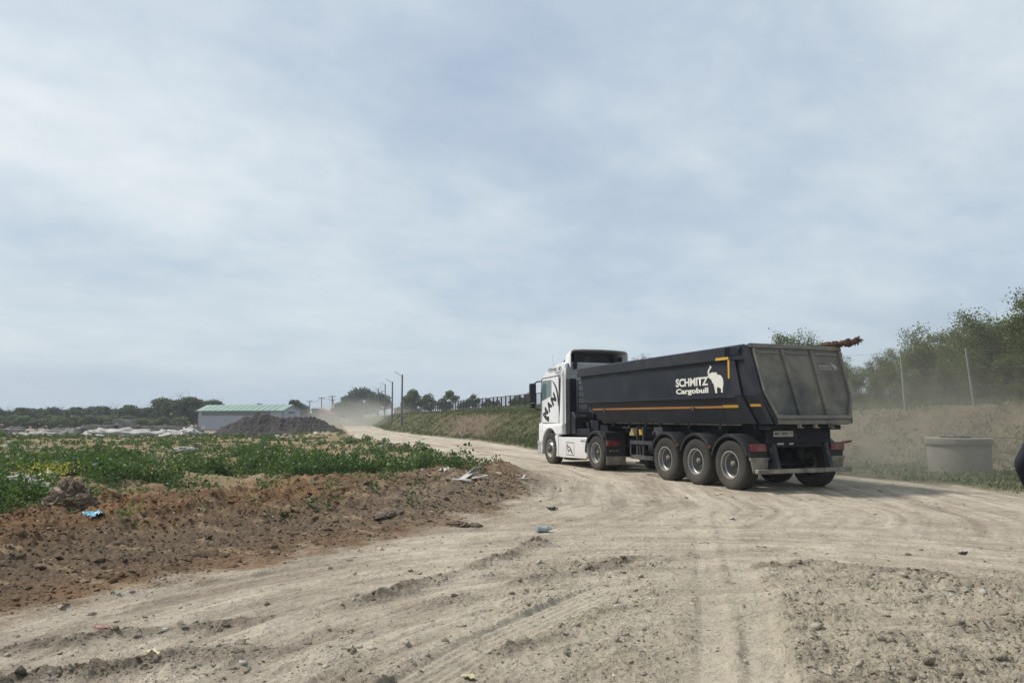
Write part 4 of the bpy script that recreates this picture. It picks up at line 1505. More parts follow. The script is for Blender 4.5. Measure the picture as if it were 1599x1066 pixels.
        inner = [AP(-18 + 100 * k / N, 1.0 - 0.17 * math.sin(math.pi * min(1, 0.12 + k / N * 0.88)) - 0.01) for k in range(N + 1)]
        for k in range(N):
            flat_poly(arcm, [outer[k], inner[k], inner[k + 1], outer[k + 1]], M, 0.001)
        arcm.build('arc_emblem', 'black_vinyl', dro)
        # lettering above the door
        yr = 1.2225
        MR = plane_M((0, s * yr, 0), (-1 * s, 0, 0), (0, -0.11 * s, 1))
        text_part('TGX 440', -s * 10.05, 3.145, 0.62, 0.115, plane_M((0, s * 1.229, 0), (-s, 0, -0.07), (0, -0.35 * s, 1)), 'black_vinyl', root, bold=0.01, shear=0.3) if False else None
    # the upper side curves inwards, so its lettering is laid on that slope
    for s in (1, -1):
        X = Vector((-s, 0, 0.10 * s)).normalized() if False else Vector((-s, 0, 0))
        Y = Vector((0, -s * 0.36, 1)).normalized()
        Mr = plane_M((9.98, s * 1.178, 3.135), X, Y)
        text_part('TGX 440', -0.06 if s == 1 else 0.06, 0.02, 0.64, 0.115, Mr, 'black_vinyl', root, bold=0.03, shear=0.25)
        Mr2 = plane_M((9.44, s * 1.218, 3.02), X, Y)
        text_part('MAN', 0, 0.0, 0.30, 0.075, Mr2, 'black_vinyl', root, bold=0.03)
        am = MB()
        for k in range(14):
            a0_, a1_ = R(180 * k / 14), R(180 * (k + 1) / 14)
            q = [(math.cos(a) * rr * 0.20, math.sin(a) * rr * 0.27 - 0.05) for a, rr in ((a0_, 1), (a0_, 0.90), (a1_, 0.90), (a1_, 1))]
            flat_poly(am, q, Mr2, 0.001)
        for q in ([(-0.05, 0.09), (0.0, 0.08), (0.04, 0.12), (0.02, 0.16), (-0.02, 0.17)], [(0.02, 0.09), (0.07, 0.07), (0.06, 0.11)]):
            flat_poly(am, q, Mr2, 0.001)
        am.build('roof_emblem', 'black_vinyl', root)
    # mirrors
    for s in (1, -1):
        mr = MB()
        a, b = sorted((s * 1.33, s * 1.55))
        mr.box(10.98, 11.16, a, b, 2.05, 2.72)
        mr.box(10.99, 11.14, a + 0.02, b - 0.02, 1.86, 2.04)
        mo = mr.build('mirror', 'black_plastic', root, bevel=0.045, seg=3)
        g = MB()
        g.box(10.972, 10.979, a + 0.03, b - 0.03, 2.10, 2.67)
        g.build('mirror_glass', 'black_vinyl', mo)
        for q in ([(10.80, s * 1.16, 2.80), (11.0, s * 1.30, 2.78), (11.05, s * 1.40, 2.70)], [(10.95, s * 1.17, 1.80), (11.02, s * 1.30, 1.82), (11.05, s * 1.42, 1.90)]):
            MB().tube(q, 0.024, 8).build('mirror_arm', 'black_plastic', mo, True)
    # aerials on the roof
    ae = MB()
    ae.tube([(10.35, 0.95, 3.12), (10.42, 0.97, 3.70)], 0.0035, 6)
    ae.tube([(10.72, 1.02, 2.90), (10.76, 1.04, 3.05)], 0.012, 6)
    ae.tube([(10.35, 0.95, 3.10), (10.35, 0.95, 3.17)], 0.018, 8)
    ae.build('aerial', 'black_vinyl', root)

    # roof air deflector: hollow shell open to the rear
    sp = MB()
    stn = [(10.25, 0.55, 3.27, 3.20), (9.85, 0.78, 3.52, 3.30), (9.4, 0.95, 3.68, 3.32), (9.0, 1.04, 3.745, 3.30), (8.82, 1.07, 3.755, 3.16)]

    def ring(x, hw_, zt, zb, ins):
        out = []
        P = [(1.0, zb), (1.0, zt - 0.16), (0.975, zt - 0.06), (0.90, zt - 0.012), (0.6, zt + 0.012), (0.0, zt + 0.022)]
        P = P + [(-a, z) for a, z in P[-2::-1]]
        for a, z in P:
            out.append((x, a * (hw_ - ins), z - (ins if a not in (1.0, -1.0) or z != zb else 0)))
        return out
    ro = [ring(*q, 0.0) for q in stn]
    ri_ = [ring(*q, 0.025) for q in stn]
    m_ = len(ro[0])
    vs = [p for rg in ro for p in rg] + [p for rg in ri_ for p in rg]
    B = len(stn) * m_
    fs = []
    for i in range(len(stn) - 1):
        for k in range(m_ - 1):
            a = i * m_ + k
            fs.append((a, a + 1, a + 1 + m_, a + m_))
            fs.append((B + a, B + a + m_, B + a + 1 + m_, B + a + 1))
    L = (len(stn) - 1) * m_
    for k in range(m_ - 1):
        fs.append((L + k, L + k + 1, B + L + k + 1, B + L + k))
        fs.append((k, B + k, B + k + 1, k + 1))
    sp.add(vs, fs)
    spo = sp.build('air_deflector', 'white_paint', root, True, angle=40)
    bk = MB()
    for y in (0.82, -0.62):
        bk.box(8.93, 9.02, y - 0.05, y + 0.05, 3.12, 3.60)
        bk.prism([(8.98, 3.60), (9.06, 3.60), (9.6, 3.40), (9.5, 3.38)], y - 0.03, y + 0.03)
    bk.box(9.07, 9.10, -0.98, 0.98, 3.36, 3.55)
    bk.prism([(9.12, 3.40), (9.12, 3.66), (9.9, 3.45), (9.9, 3.38)], -0.80, 0.80)
    bk.build('deflector_bracket', 'black_plastic', spo, bevel=0.006)
    # rear collar beside the roof
    for s in (1, -1):
        col_ = MB()
        col_.prism([(9.14, 1.35), (9.02, 1.35), (9.02, 2.9), (8.98, 3.16), (9.14, 3.16)], s * 1.13, s * 1.16)
        col_.build('side_fairing', 'white_paint', root)
    # air intake and equipment behind the cab
    ek = MB()
    ek.box(8.74, 9.05, 0.88, 1.14, 1.02, 2.80)
    ek.prism([(9.06, 1.02), (8.45, 1.02), (8.45, 1.55), (8.62, 1.72), (9.06, 1.75)], 0.40, 1.10)
    ek.box(8.72, 9.03, -0.35, 0.30, 1.05, 1.7)
    ek.build('air_intake', 'black_plastic', root, bevel=0.035, seg=3)
    eq = MB()
    eq.box(7.55, 8.6, 0.42, 1.05, 0.98, 1.20)
    eq.box(8.0, 8.5, -1.05, 0.2, 0.98, 1.5)
    eq.tube([(8.35, 0.5, 1.25), (8.35, 0.5, 1.62)], 0.10, 12)
    eq.build('equipment', 'dark_metal', root, bevel=0.02)
    hs = MB()
    for k in range(3):
        y = 0.1 + k * 0.16
        pts = []
        for i in range(40):
            a = i * 0.62
            pts.append((8.70 - i * 0.019, y + 0.05 * math.cos(a), 1.72 + 0.05 * math.sin(a) - 0.25 * math.sin(math.pi * i / 39)))
        hs.tube(pts, 0.012, 6)
    hs.tube([(8.68, 0.62, 1.66), (8.40, 0.70, 1.30), (8.1, 0.72, 1.16), (7.7, 0.68, 1.20)], 0.022, 8)
    hs.build('air_hose', 'dusty_steel', root, True)
    # side skirt with its framed emblem
    for s in (1, -1):
        sk = MB()
        a, b = s * 1.10, s * 1.225
        sk.prism([(7.42, 0.95), (9.42, 0.91), (9.42, 0.30), (9.30, 0.265), (7.50, 0.30), (7.38, 0.40)], a, b)
        sk.build('side_skirt', 'white_paint', root, bevel=0.02, seg=3)
        c2 = MB()
        c2.prism([(9.43, 1.0), (9.66, 0.97), (9.70, 0.90), (9.60, 0.72), (9.56, 0.5), (9.60, 0.28), (9.43, 0.27)], a, s * 1.235)
        c2.build('skirt_front', 'white_paint', root, bevel=0.015, seg=2)
        sh = MB()
        sh.box(7.45, 9.6, *sorted((s * 0.55, s * 1.09)), 0.42, 0.88)
        sh.build('fuel_tank', 'dark_metal', root, bevel=0.06, seg=3)
        M = plane_M((0, s * 1.2268, 0), (-s, 0, 0), (0, 0, 1))
        fx = -s
        fm = MB()
        tl, tr, zt, zb = 8.86, 8.28, 0.77, 0.36
        bw = 0.02
        for q in ([(tl, zt), (tr, zt), (tr, zt - bw), (tl, zt - bw)], [(tl, zb), (tr, zb), (tr, zb + bw), (tl, zb + bw)],
                  [(tl, zt), (tl, zb), (tl - bw, zb), (tl - bw, zt)], [(tr, zt), (tr, zb), (tr + bw, zb), (tr + bw, zt)],
                  [(8.79, 0.70), (8.75, 0.70), (8.70, 0.60), (8.62, 0.60), (8.56, 0.53), (8.44, 0.41), (8.37, 0.41), (8.50, 0.56), (8.58, 0.62), (8.68, 0.64)],
                  [(8.79, 0.70), (8.74, 0.70), (8.70, 0.50), (8.75, 0.50)], [(8.70, 0.52), (8.56, 0.53), (8.56, 0.49), (8.70, 0.48)],
                  [(8.70, 0.50), (8.67, 0.50), (8.67, 0.43), (8.70, 0.43)]):
            pts = [(fx * t, z) for t, z in q]
            flat_poly(fm, pts, M, 0.001)
        fm.build('skirt_emblem', 'black_vinyl', root)
        text_part('MAN', fx * 7.66, 0.835, 0.30, 0.065, M, 'black_vinyl', root, bold=0.03, spacing=1.1)
    # chassis
    ch = MB()
    for s in (1, -1):
        ch.box(6.05, 10.7, *sorted((s * 0.38, s * 0.46)), 0.72, 0.98)
    for t in (6.1, 7.0, 8.0, 9.0):
        ch.box(t, t + 0.1, -0.38, 0.38, 0.75, 0.95)
    ch.box(6.4, 7.4, -0.5, 0.5, 0.99, 1.09)
    ch.tube([(6.84, -0.7, 0.52), (6.84, 0.7, 0.52)], 0.11, 14)
    ch.tube([(6.84, 0, 0.38), (6.84, 0, 0.68)], 0.22, 16)
    ch.tube([(10.09, -0.85, 0.48), (10.09, 0.85, 0.48)], 0.07, 12)
    ch.box(9.1, 10.75, -0.40, 0.40, 0.5, 1.02)
    ch.build('chassis', 'dark_metal', root, bevel=0.01)
    fw_ = MB()
    fw_.box(6.35, 7.35, -0.45, 0.45, 1.095, 1.155)
    fw_.build('fifth_wheel', 'hub_dark', root, bevel=0.02)
    # wheels
    for s in (1, -1):
        wheel(root, 10.09, s * 1.225, s, 0.515, 0.315, steer=True)
        wheel(root, 6.84, s * 1.235, s, 0.515, 0.31, dual=True)
        fd = MB()
        y0 = 0.60 if s == 1 else -1.27
        arc_fender(fd, 6.84, 0.52, 0.635, y0, y0 + 0.67, -2, 172, lip=0.075)
        fd.box(6.17, 6.21, y0 + 0.02, y0 + 0.65, 0.43, 1.0)
        fd.prism([(6.20, 1.0), (6.20, 1.12), (6.55, 1.15), (6.40, 0.95)], y0 + 0.02, y0 + 0.65)
        fdo = fd.build('mudguard', 'black_plastic', root, True, angle=40)
        tl_ = MB()
        ya, yb = sorted((s * 0.82, s * 1.25))
        tl_.box(6.125, 6.168, ya, yb, 0.74, 0.90)
        tl_.build('tail_lamp', 'lamp_red', root, bevel=0.012)
        mf = MB()
        mf.box(6.155, 6.17, y0 + 0.02, y0 + 0.65, 0.20, 0.44)
        mf.build('mudflap', 'dusty_steel', root)
        if s == 1:
            text_part('MAN', 0, 0, 0.30, 0.05, plane_M((6.1665, 1.0, 0.60), (0, -1, 0), (0, 0, 1)), 'lettering_dull', root, bold=0.01, spacing=1.4)
        ar = MB()
        arc = []
    ex = MB()
    ex.box(9.0, 9.5, 0.4, 1.0, 0.18, 0.30)
    ex.build('battery_tray', 'dark_metal', root, bevel=0.01)
    OFF[0] = Vector((0, 0, 0))
    return root


build_tractor()

# ------------------------------------------------------------------ trees and bushes
def px_pt(px, py=None, D=None):
    """ground direction of a bearing: x at distance D"""
    return (px - 800) / 1155.0 * D, D


def make_tree(name, label, cat, seed, H=4.5, spread=1.6, stems=3, nbr=11, leaves_n=6000, leaf=0.10, low=0.15, lm='leaf_near', fuzz=0.22,
              drift=(0.5, 0, 0.1), trunk_r=0.07, round_=0.0):
    rng = np.random.default_rng(seed)
    root = thing(name, label, cat)
    tr = MB()
    centres, wts = [], []
    for s in range(stems):
        a = rng.uniform(0, 2 * math.pi)
        lean = spread * rng.uniform(0.15, 0.6)
        h = H * rng.uniform(0.78, 0.97)
        p0 = np.array([rng.normal(0, 0.10), rng.normal(0, 0.10), -0.25])
        end = np.array([math.cos(a) * lean, math.sin(a) * lean, h])
        mid_ = p0 * 0.5 + end * 0.5 + rng.normal(0, 0.12 * spread, 3) * np.array([1, 1, 0.3])
        pts = [tuple((1 - t) ** 2 * p0 + 2 * t * (1 - t) * mid_ + t * t * end) for t in np.linspace(0, 1, 7)]
        r0 = trunk_r * rng.uniform(0.7, 1.1)
        tr.tube(pts, [r0 * (1 - 0.85 * t) for t in np.linspace(0, 1, 7)], 7)
        for b in range(nbr):
            t = rng.uniform(low, 1.0)
            q = (1 - t) ** 2 * p0 + 2 * t * (1 - t) * mid_ + t * t * end
            az = rng.uniform(0, 2 * math.pi)
            prof = math.sin(math.pi * min(1.0, 0.18 + 0.82 * (1 - t) ** (0.75))) if round_ > 0 else (1.05 - 0.72 * t)
            ln = spread * rng.uniform(0.55, 1.15) * max(0.28, prof)
            up = rng.uniform(0.15, 0.8) * ln * (0.5 + t)
            e = q + np.array([math.cos(az) * ln, math.sin(az) * ln, up])
            m = (q + e) / 2 + np.array([0, 0, 0.10 * ln]) + rng.normal(0, 0.06 * ln, 3)
            bp = [tuple((1 - k) ** 2 * q + 2 * k * (1 - k) * m + k * k * e) for k in np.linspace(0, 1, 5)]
            rb = r0 * (1 - 0.8 * t) * 0.5
            tr.tube(bp, [rb * (1 - 0.8 * k) + 0.003 for k in np.linspace(0, 1, 5)], 5)
            for k in np.linspace(0.25, 1.08, 6):
                centres.append((1 - k) ** 2 * q + 2 * k * (1 - k) * m + k * k * e + rng.normal(0, 0.10 * spread, 3))
                wts.append(rng.uniform(0.2, 1.4))
            # twigs
            for w_ in range(2):
                k = rng.uniform(0.4, 0.9)
                c0 = (1 - k) ** 2 * q + 2 * k * (1 - k) * m + k * k * e
                c1 = c0 + rng.normal(0, 0.15 * spread, 3) + np.array([0.05, 0, 0.16 * spread])
                tr.tube([tuple(c0), tuple((c0 + c1) / 2 + rng.normal(0, 0.02, 3)), tuple(c1)], [0.008, 0.006, 0.003], 4)
                for k2 in (0.5, 1.0):
                    centres.append(c0 * (1 - k2) + c1 * k2)
                    wts.append(rng.uniform(0.2, 1.2))
    tr.build('trunk', 'bark', root, True)
    C_ = np.array(centres)
    if round_ > 0:
        nl = 22
        c = rng.normal(0, 1, (nl, 3))
        c /= np.linalg.norm(c, axis=1)[:, None]
        c *= rng.uniform(0.35, 1.0, (nl, 1)) ** 0.6
        zc = 0.56 * H
        c = c * np.array([spread * 0.85, spread * 0.85, H * 0.36]) + np.array([0.25, 0, zc])
        c[:, :2] *= (1.12 - 0.45 * np.clip((c[:, 2:3] - zc) / (0.4 * H), -0.3, 1))
        lr = rng.uniform(0.22, 0.42, nl) * spread
        idx = rng.integers(0, nl, leaves_n)
        dv = rng.normal(0, 1, (leaves_n, 3))
        dv /= np.linalg.norm(dv, axis=1)[:, None]
        P = c[idx] + dv * (lr[idx] * rng.uniform(0.72, 1.08, leaves_n))[:, None] * np.array([1, 1, 0.8])
        P[:, 2] = np.maximum(P[:, 2], 0.05)
        sz = leaf * rng.uniform(0.6, 1.3, leaves_n)
        V, F = leaves(P, sz, rng, 0.75, drift)
        mesh_np('crown', V, F, lm, root)
        return root
    W_ = np.array(wts)
    idx = rng.choice(len(C_), leaves_n, p=W_ / W_.sum())
    P = C_[idx] + rng.normal(0, fuzz, (leaves_n, 3)) * np.array([1, 1, 0.72])
    P[:, 2] = np.maximum(P[:, 2], 0.03)
    sz = leaf * rng.uniform(0.6, 1.35, leaves_n)
    V, F = leaves(P, sz, rng, 0.6, drift)
    mesh_np('crown', V, F, lm, root)
    return root


def park(o, x, y, s=1.0, rz=0.0, dz=0.0, sz=None):
    o.location = (x, y, gz(x, y) + dz)
    o.rotation_euler = (0, 0, rz)
    o.scale = (s, s, sz or s)


class Kinds:
    """uses each prototype once itself, then copies it"""
    def __init__(s, protos):
        s.p = protos
        s.used = [False] * len(protos)
        s.i = 0

    def put(s, x, y, sc, rz, label=None, group=None, sz=None, k=None, dz=0.0):
        i = s.i % len(s.p) if k is None else k
        s.i += 1
        o = s.p[i]
        z = gz(x, y) + dz
        if not s.used[i]:
            s.used[i] = True
            o.location, o.rotation_euler, o.scale = (x, y, z), (0, 0, rz), (sc, sc, sz or sc)
            if label:
                o['label'] = label
            if group:
                o['group'] = group
            return o
        return dup(o, (x, y, z), rz, (sc, sc, sz or sc), label, group)


rnd = random.Random(4)
near_k = Kinds([make_tree('bush_tree', 'green bushy tree', 'tree', 101 + i, 4.2, 1.45, 5, 13, 10500, 0.098, 0.06, 'leaf_near', 0.17) for i in range(4)])
G1 = 'wind-blown bushy trees on top of the bank behind the wire fence'
#            px     D     height  label
right_trees = [(1250, 31.0, 3.7, 'leafy tree top showing above the rear of the black tipper body'),
               (1345, 30.5, 2.0, 'low loose bush just beside the tailgate on top of the bank'),
               (1392, 31.0, 2.45, 'small bush behind the thin post nearest to the tailgate'),
               (1440, 29.5, 3.35, 'medium tree with wind-blown tips behind the first wire fence post'),
               (1492, 30.5, 3.6, 'tree rising between the two pale fence posts'),
               (1545, 28.0, 4.05, 'tall tree behind the second pale fence post'),
               (1598, 27.0, 4.25, 'tallest bushy tree at the edge of the picture above the concrete well'),
               (1650, 26.0, 4.6, None), (1715, 25.0, 4.3, None)]
for px, D, h, lb in right_trees:
    x, y = px_pt(px, D=D)
    near_k.put(x, y, h * 0.90 / 4.2, rnd.uniform(0, 6), lb or 'bushy green tree of the thicket behind the wire fence', G1)
for px, D, h in ((1415, 34, 2.9), (1470, 34, 3.2), (1520, 33, 3.8), (1570, 33, 4.2), (1620, 31, 4.2), (1320, 36, 2.4), (1370, 35, 2.4), (1455, 38, 3.3), (1500, 38, 3.8), (1545, 37, 4.3), (1590, 37, 4.3),
                 (1640, 36, 4.4), (1425, 28.2, 1.5), (1475, 27.8, 1.8), (1525, 27.2, 2.0), (1570, 26.4, 2.1), (1610, 25.6, 2.2), (1370, 29.2, 1.3), (1790, 25, 4.0), (1880, 24, 3.8), (1980, 23, 4.1), (2090, 21.5, 3.6), (2210, 20.5, 3.9), (1840, 30, 4.2), (2000, 29, 4.0), (2160, 27, 4.2)):
    x, y = px_pt(px, D=D)
    near_k.put(x, y, h * 0.90 / 4.2, rnd.uniform(0, 6), 'bushy green tree of the thicket behind the wire fence', G1)
x, y = px_pt(1004, D=42)
near_k.put(x, y, 2.85 / 4.2, 1.0, 'tree tip just peeking over the front of the black tipper body', G1)

mid_k = Kinds([make_tree('tree', 'green tree', 'tree', 201 + i, 6.0, 2.4, 2, 13, 4200, 0.36, 0.22, 'leaf_mid', 0.27, (0.35, 0, 0.1), 0.13, 1.0) for i in range(3)])
G2 = 'trees on the far plateau behind the dark fence'
for px, D, top, wid, lb in ((646, 150, 607, 1.05, 'taller of the two round trees behind the tall lamp post'), (668, 154, 612, 0.9, 'round tree with gaps right beside the tallest one beyond the lamp posts'),
                            (640, 158, 618, 0.8, 'smaller tree directly behind the nearest lamp post'), (702, 140, 609, 1.05, 'wind-bent tree with a flat crown beyond the start of the dark fence'),
                            (690, 150, 620, 0.8, 'low tree left of the wind-bent one beyond the dark fence'), (741, 140, 614, 0.6, 'slender tree beyond the middle of the dark fence'),
                            (778, 150, 624, 0.8, 'low bushy tree beyond the middle of the dark fence'), (812, 135, 616, 0.75, 'small tree beyond the dark fence near the mirror of the truck'),
                            (826, 120, 612, 0.6, 'small tree beside the mirror of the white truck'), (760, 160, 630, 0.8, 'lowest bush along the dark fence'),
                            (720, 165, 628, 0.8, 'low bush beyond the far part of the dark fence')):
    x, y = px_pt(px, D=D)
    z0 = gz(x, y)
    h = CAM_H + (650 - top) / 1155 * D - z0
    s = h / 6.1
    mid_k.put(x, y, s * max(0.9, wid), rnd.uniform(0, 6), lb, G2, sz=s)

for k in range(16):
    s_ = -8 + k * 6.0
    x, y = 1.7 - 0.284 * s_ + 3.0 + (k % 3), 87 + 0.959 * s_ + 2
    mid_k.put(x, y, rnd.uniform(0.27, 0.36), rnd.uniform(0, 6), 'low scrubby bush growing right behind the dark fence', G2, sz=rnd.uniform(0.20, 0.30))

far_k = Kinds([make_tree('dense_tree', 'dark tree', 'tree', 301 + i, 6.0, 2.6, 2, 15, 5000, 0.42, 0.10, 'leaf_far', 0.34, (0.2, 0, 0.1), 0.16, 1.0) for i in range(4)])
G3 = 'dark trees at the end of the dirt road'
for px, D, top, w_, lb in ((566, 225, 605, 1.2, 'tallest dark tree at the end of the dirt road'), (589, 215, 608, 0.9, 'dark tree at the road end next to the row of lamp posts'),
                           (546, 225, 616, 1.0, 'dark tree left of the tallest one at the road end'), (530, 215, 626, 0.8, 'low dark tree beside the wooden power poles'),
                           (579, 205, 628, 0.9, 'low dark bush under the tallest tree at the road end'), (555, 206, 632, 0.9, 'low dark bush beside the far end of the road')):
    x, y = px_pt(px, D=D)
    z0 = gz(x, y)
    s = (CAM_H + (650 - top) / 1155 * D - z0) / 6.1
    far_k.put(x, y, s * w_, rnd.uniform(0, 6), lb, G3, sz=s)
for px, D, top, w_, lb in ((460, 150, 622, 0.8, 'wind-bent dark tree right behind the green-roofed shed'), (474, 156, 628, 0.8, 'lower dark tree beside the gable of the green-roofed shed'),
                           (404, 175, 630, 0.5, 'small tree top over the middle of the green shed roof'), (375, 185, 634, 0.5, 'faint tree tip over the green shed roof'),
                           (492, 190, 636, 0.8, 'low bush beyond the red-roofed hut'), (510, 205, 640, 0.8, 'low bush beyond the power poles')):
    x, y = px_pt(px, D=D)
    z0 = gz(x, y)
    s = (CAM_H + (650 - top) / 1155 * D - z0) / 6.1
    far_k.put(x, y, s * w_, rnd.uniform(0, 6), lb, 'trees around the shed', sz=s)
G4 = 'far tree line beyond the dump field'
for px, D, top in ((250, 150, 621), (272, 148, 618), (294, 147, 617), (313, 150, 619), (330, 160, 624), (240, 152, 630)):
    x, y = px_pt(px, D=D)
    s = (CAM_H + (650 - top) / 1155 * D - gz(x, y)) / 6.1
    far_k.put(x, y, s * 1.05, rnd.uniform(0, 6), 'dark tree of the tall dense clump left of the green-roofed shed', G4, sz=s)
for k in range(15):
    px = -40 + k * 20 + rnd.uniform(-5, 5)
    D = rnd.uniform(150, 165)
    top = 637 - 3 * math.sin(k * 1.7) - rnd.uniform(0, 4) - (3 if 130 < px < 200 else 0)
    x, y = px_pt(px, D=D)
    s = (CAM_H + (650 - top) / 1155 * D - gz(x, y)) / 6.1
    far_k.put(x, y, s * 1.1, rnd.uniform(0, 6), 'dark tree in the long low tree line beyond the concrete slabs', G4, sz=s)
for k in range(17):
    px = -40 + k * 20 + rnd.uniform(-5, 5)
    D = rnd.uniform(128, 140)
    top = 650 - rnd.uniform(-3, 4)
    x, y = px_pt(px, D=D)
    s = (CAM_H + (650 - top) / 1155 * D - gz(x, y)) / 6.1
    mid_k.put(x, y, s * 1.6, rnd.uniform(0, 6), 'paler green bush in front of the long tree line', G4, sz=s)

# ------------------------------------------------------------------ shed, walls, hut, house
def build_shed():
    x0, y0 = -0.424 * 130, 130.0
    x1, y1 = -38.7, 125.0
    rz = math.atan2(y1 - y0, x1 - x0)
    L = math.hypot(x1 - x0, y1 - y0)
    zb = -1.05
    root = thing('storage_shed', 'long low grey shed with a pale green gabled roof behind the dark soil heap', 'shed', (x0, y0, zb), rz)
    W, he, hr = 5.2, 3.62, 4.55
    w = MB()
    w.prism([(0, -0.6), (W, -0.6), (W, he), (W / 2, hr), (0, he)], 0.0, L, 'x')
    w.build('wall', 'shed_wall', root)
    # ribbed sheets
    rb = MB()
    for k in range(1, int(L / 0.9)):
        rb.box(k * 0.9, k * 0.9 + 0.05, -0.02, -0.002, 0, he - 0.75)
    rb.build('wall_rib', 'shed_wall', root)
    fz = MB()
    fz.box(0.8, L - 2.6, -0.06, -0.003, he - 0.85, he - 0.22)
    fz.build('frieze_band', 'shed_frieze', root)  # dark frieze strip just under the eaves
    r_ = MB()
    for s in (0, 1):
        a = (-0.35, he - 0.10) if s == 0 else (W + 0.35, he - 0.10)
        b = (W / 2, hr + 0.02)
        q = [a, b, (b[0], b[1] + 0.10), (a[0], a[1] + 0.10)]
        r_.prism(q, -0.3, L + 0.3, 'x')
    ro = r_.build('roof', 'shed_roof', root)
    sm = MB()
    for k in range(1, int(L / 1.2)):
        x = k * 1.2
        sm.add([(x, -0.36, he + 0.0), (x + 0.06, -0.36, he + 0.0), (x + 0.06, W / 2, hr + 0.12), (x, W / 2, hr + 0.12), (x, -0.36, he + 0.06), (x + 0.06, -0.36, he + 0.06), (x + 0.06, W / 2, hr + 0.18), (x, W / 2, hr + 0.18)],
               [(0, 1, 2, 3), (4, 7, 6, 5), (0, 4, 5, 1), (1, 5, 6, 2), (2, 6, 7, 3), (3, 7, 4, 0)])
    sm.build('roof_seam', 'shed_roof', ro)
    tr = MB()
    tr.box(L - 0.06, L + 0.02, -0.04, 0.10, -0.4, he)
    tr.box(-0.02, 0.10, -0.04, 0.10, -0.4, he)
    tr.box(L - 2.5, L - 2.42, -0.04, 0.0, 0.2, he)
    tr.build('corner_trim', 'shed_trim', root)
    d = MB()
    d.box(0.9, 1.75, -0.05, -0.003, 0.0, 1.1)
    d.build('door', 'pale_wall', root)
    v = MB()
    v.box(L + 0.002, L + 0.05, 1.6, 3.6, he - 0.5, he - 0.15)
    v.build('gable_vent', 'shed_trim', root)


build_shed()


def build_pale_wall():
    (xa, ya), (xb, yb) = px_pt(463, D=150), px_pt(503, D=150)
    z = gz(xa, ya)
    root = thing('concrete_wall', 'pale concrete wall between the shed and the red-roofed hut', 'wall', (xa, ya, z - 0.3), 0)
    n = 3
    L = xb - xa
    for k in range(n):
        m = MB()
        m.box(k * L / n + 0.03, (k + 1) * L / n - 0.03, 0, 0.15, 0, 1.58 - z + 0.15)
        m.build('panel', 'pale_wall', root)
    for k in range(n + 1):
        m = MB()
        m.box(k * L / n - 0.08, k * L / n + 0.08, -0.05, 0.2, 0, 1.58 - z + 0.3)
        m.build('post', 'concrete', root)


build_pale_wall()


def build_hut():
    x, y = px_pt(499, D=178)
    z = gz(x, y)
    root = thing('hut', 'small hut with a dark red lean-to roof beside the power poles', 'hut', (x, y, z), R(-8))
    w = MB()
    w.box(0, 2.9, 0, 3, -0.3, 2.0)
    w.build('wall', 'house_wall', root)
    r_ = MB()
    r_.prism([(-0.3, 3.35), (3.1, 1.95), (3.1, 2.2), (-0.3, 3.6)], -0.3, 3.3)
    r_.build('roof', 'red_roof', root)
    w = MB()
    w.prism([(0, 2.0), (2.9, 2.0), (0, 3.2)], 0.0, 0.1)
    w.build('gable', 'red_roof', root)
    d = MB()
    d.box(1.7, 2.4, -0.05, -0.002, 0, 1.8)
    d.build('door', 'shed_frieze', root)
    x, y = px_pt(616, D=172)
    z = gz(x, y)
    root = thing('house', 'low house with a white roof half hidden behind the lamp posts', 'house', (x, y, z), R(6))
    w = MB()
    w.box(0, 6.0, 0, 5, -0.3, 1.75)
    w.build('wall', 'house_wall', root)
    r_ = MB()
    r_.prism([(-0.3, 1.7), (3.0, 2.75), (6.3, 1.7), (6.3, 1.55), (3.0, 2.55), (-0.3, 1.55)], -0.3, 5.3)
    r_.build('roof', 'pale_wall', root)
    w = MB()
    w.prism([(0, 1.75), (6.0, 1.75), (3.0, 2.5)], 0.0, 0.1)
    w.build('gable', 'house_wall', root)
    for k in (0, 1):
        d = MB()
        d.box(1.2 + 2.6 * k, 2.1 + 2.6 * k, -0.04, -0.002, 0.5, 1.3)
        d.build('window', 'window_glass', root)


build_hut()

# ------------------------------------------------------------------ lamp posts and power poles
def build_lamps():
    H = 5.7
    root = thing('lamp_post', 'tall thin lamp post', 'lamp post')
    p = MB()
    p.tube([(0, 0, -0.3), (0, 0, H)], [0.13, 0.085], 8)
    p.build('pole', 'pole_concrete', root, True)
    a = MB()
    a.tube([(0, 0, H - 0.25), (-0.25, -0.1, H - 0.06), (-0.5, -0.2, H + 0.14)], 0.025, 6)
    a.build('arm', 'pole_concrete', root, True)
    l = MB()
    l.prism([(-0.48, 0.11), (-0.86, 0.27), (-0.88, 0.33), (-0.54, 0.19)], -0.24, -0.16, 'y', lambda q: Vector((q.x, q.y, q.z + H)))
    l.build('lamp_head', 'pole_concrete', root)
    names = ['nearest and tallest-looking lamp post on the grassy edge of the road', 'second lamp post from the nearest one along the road', 'third lamp post along the road, in front of the dark tree',
             'fourth lamp post along the road, faint in the dust', 'farthest lamp post, faint against the dark tree']
    K = Kinds([root])
    for (px, D, h), nm in zip(((628, 80.6, 5.62), (612.8, 99, 5.4), (601.5, 130, 6.05), (591, 156, 6.0), (586.3, 185, 6.3)), names):
        x, y = px_pt(px, D=D)
        o = K.put(x, y, 1.0, 0, nm, 'lamp posts along the dirt road', sz=h / H)


build_lamps()


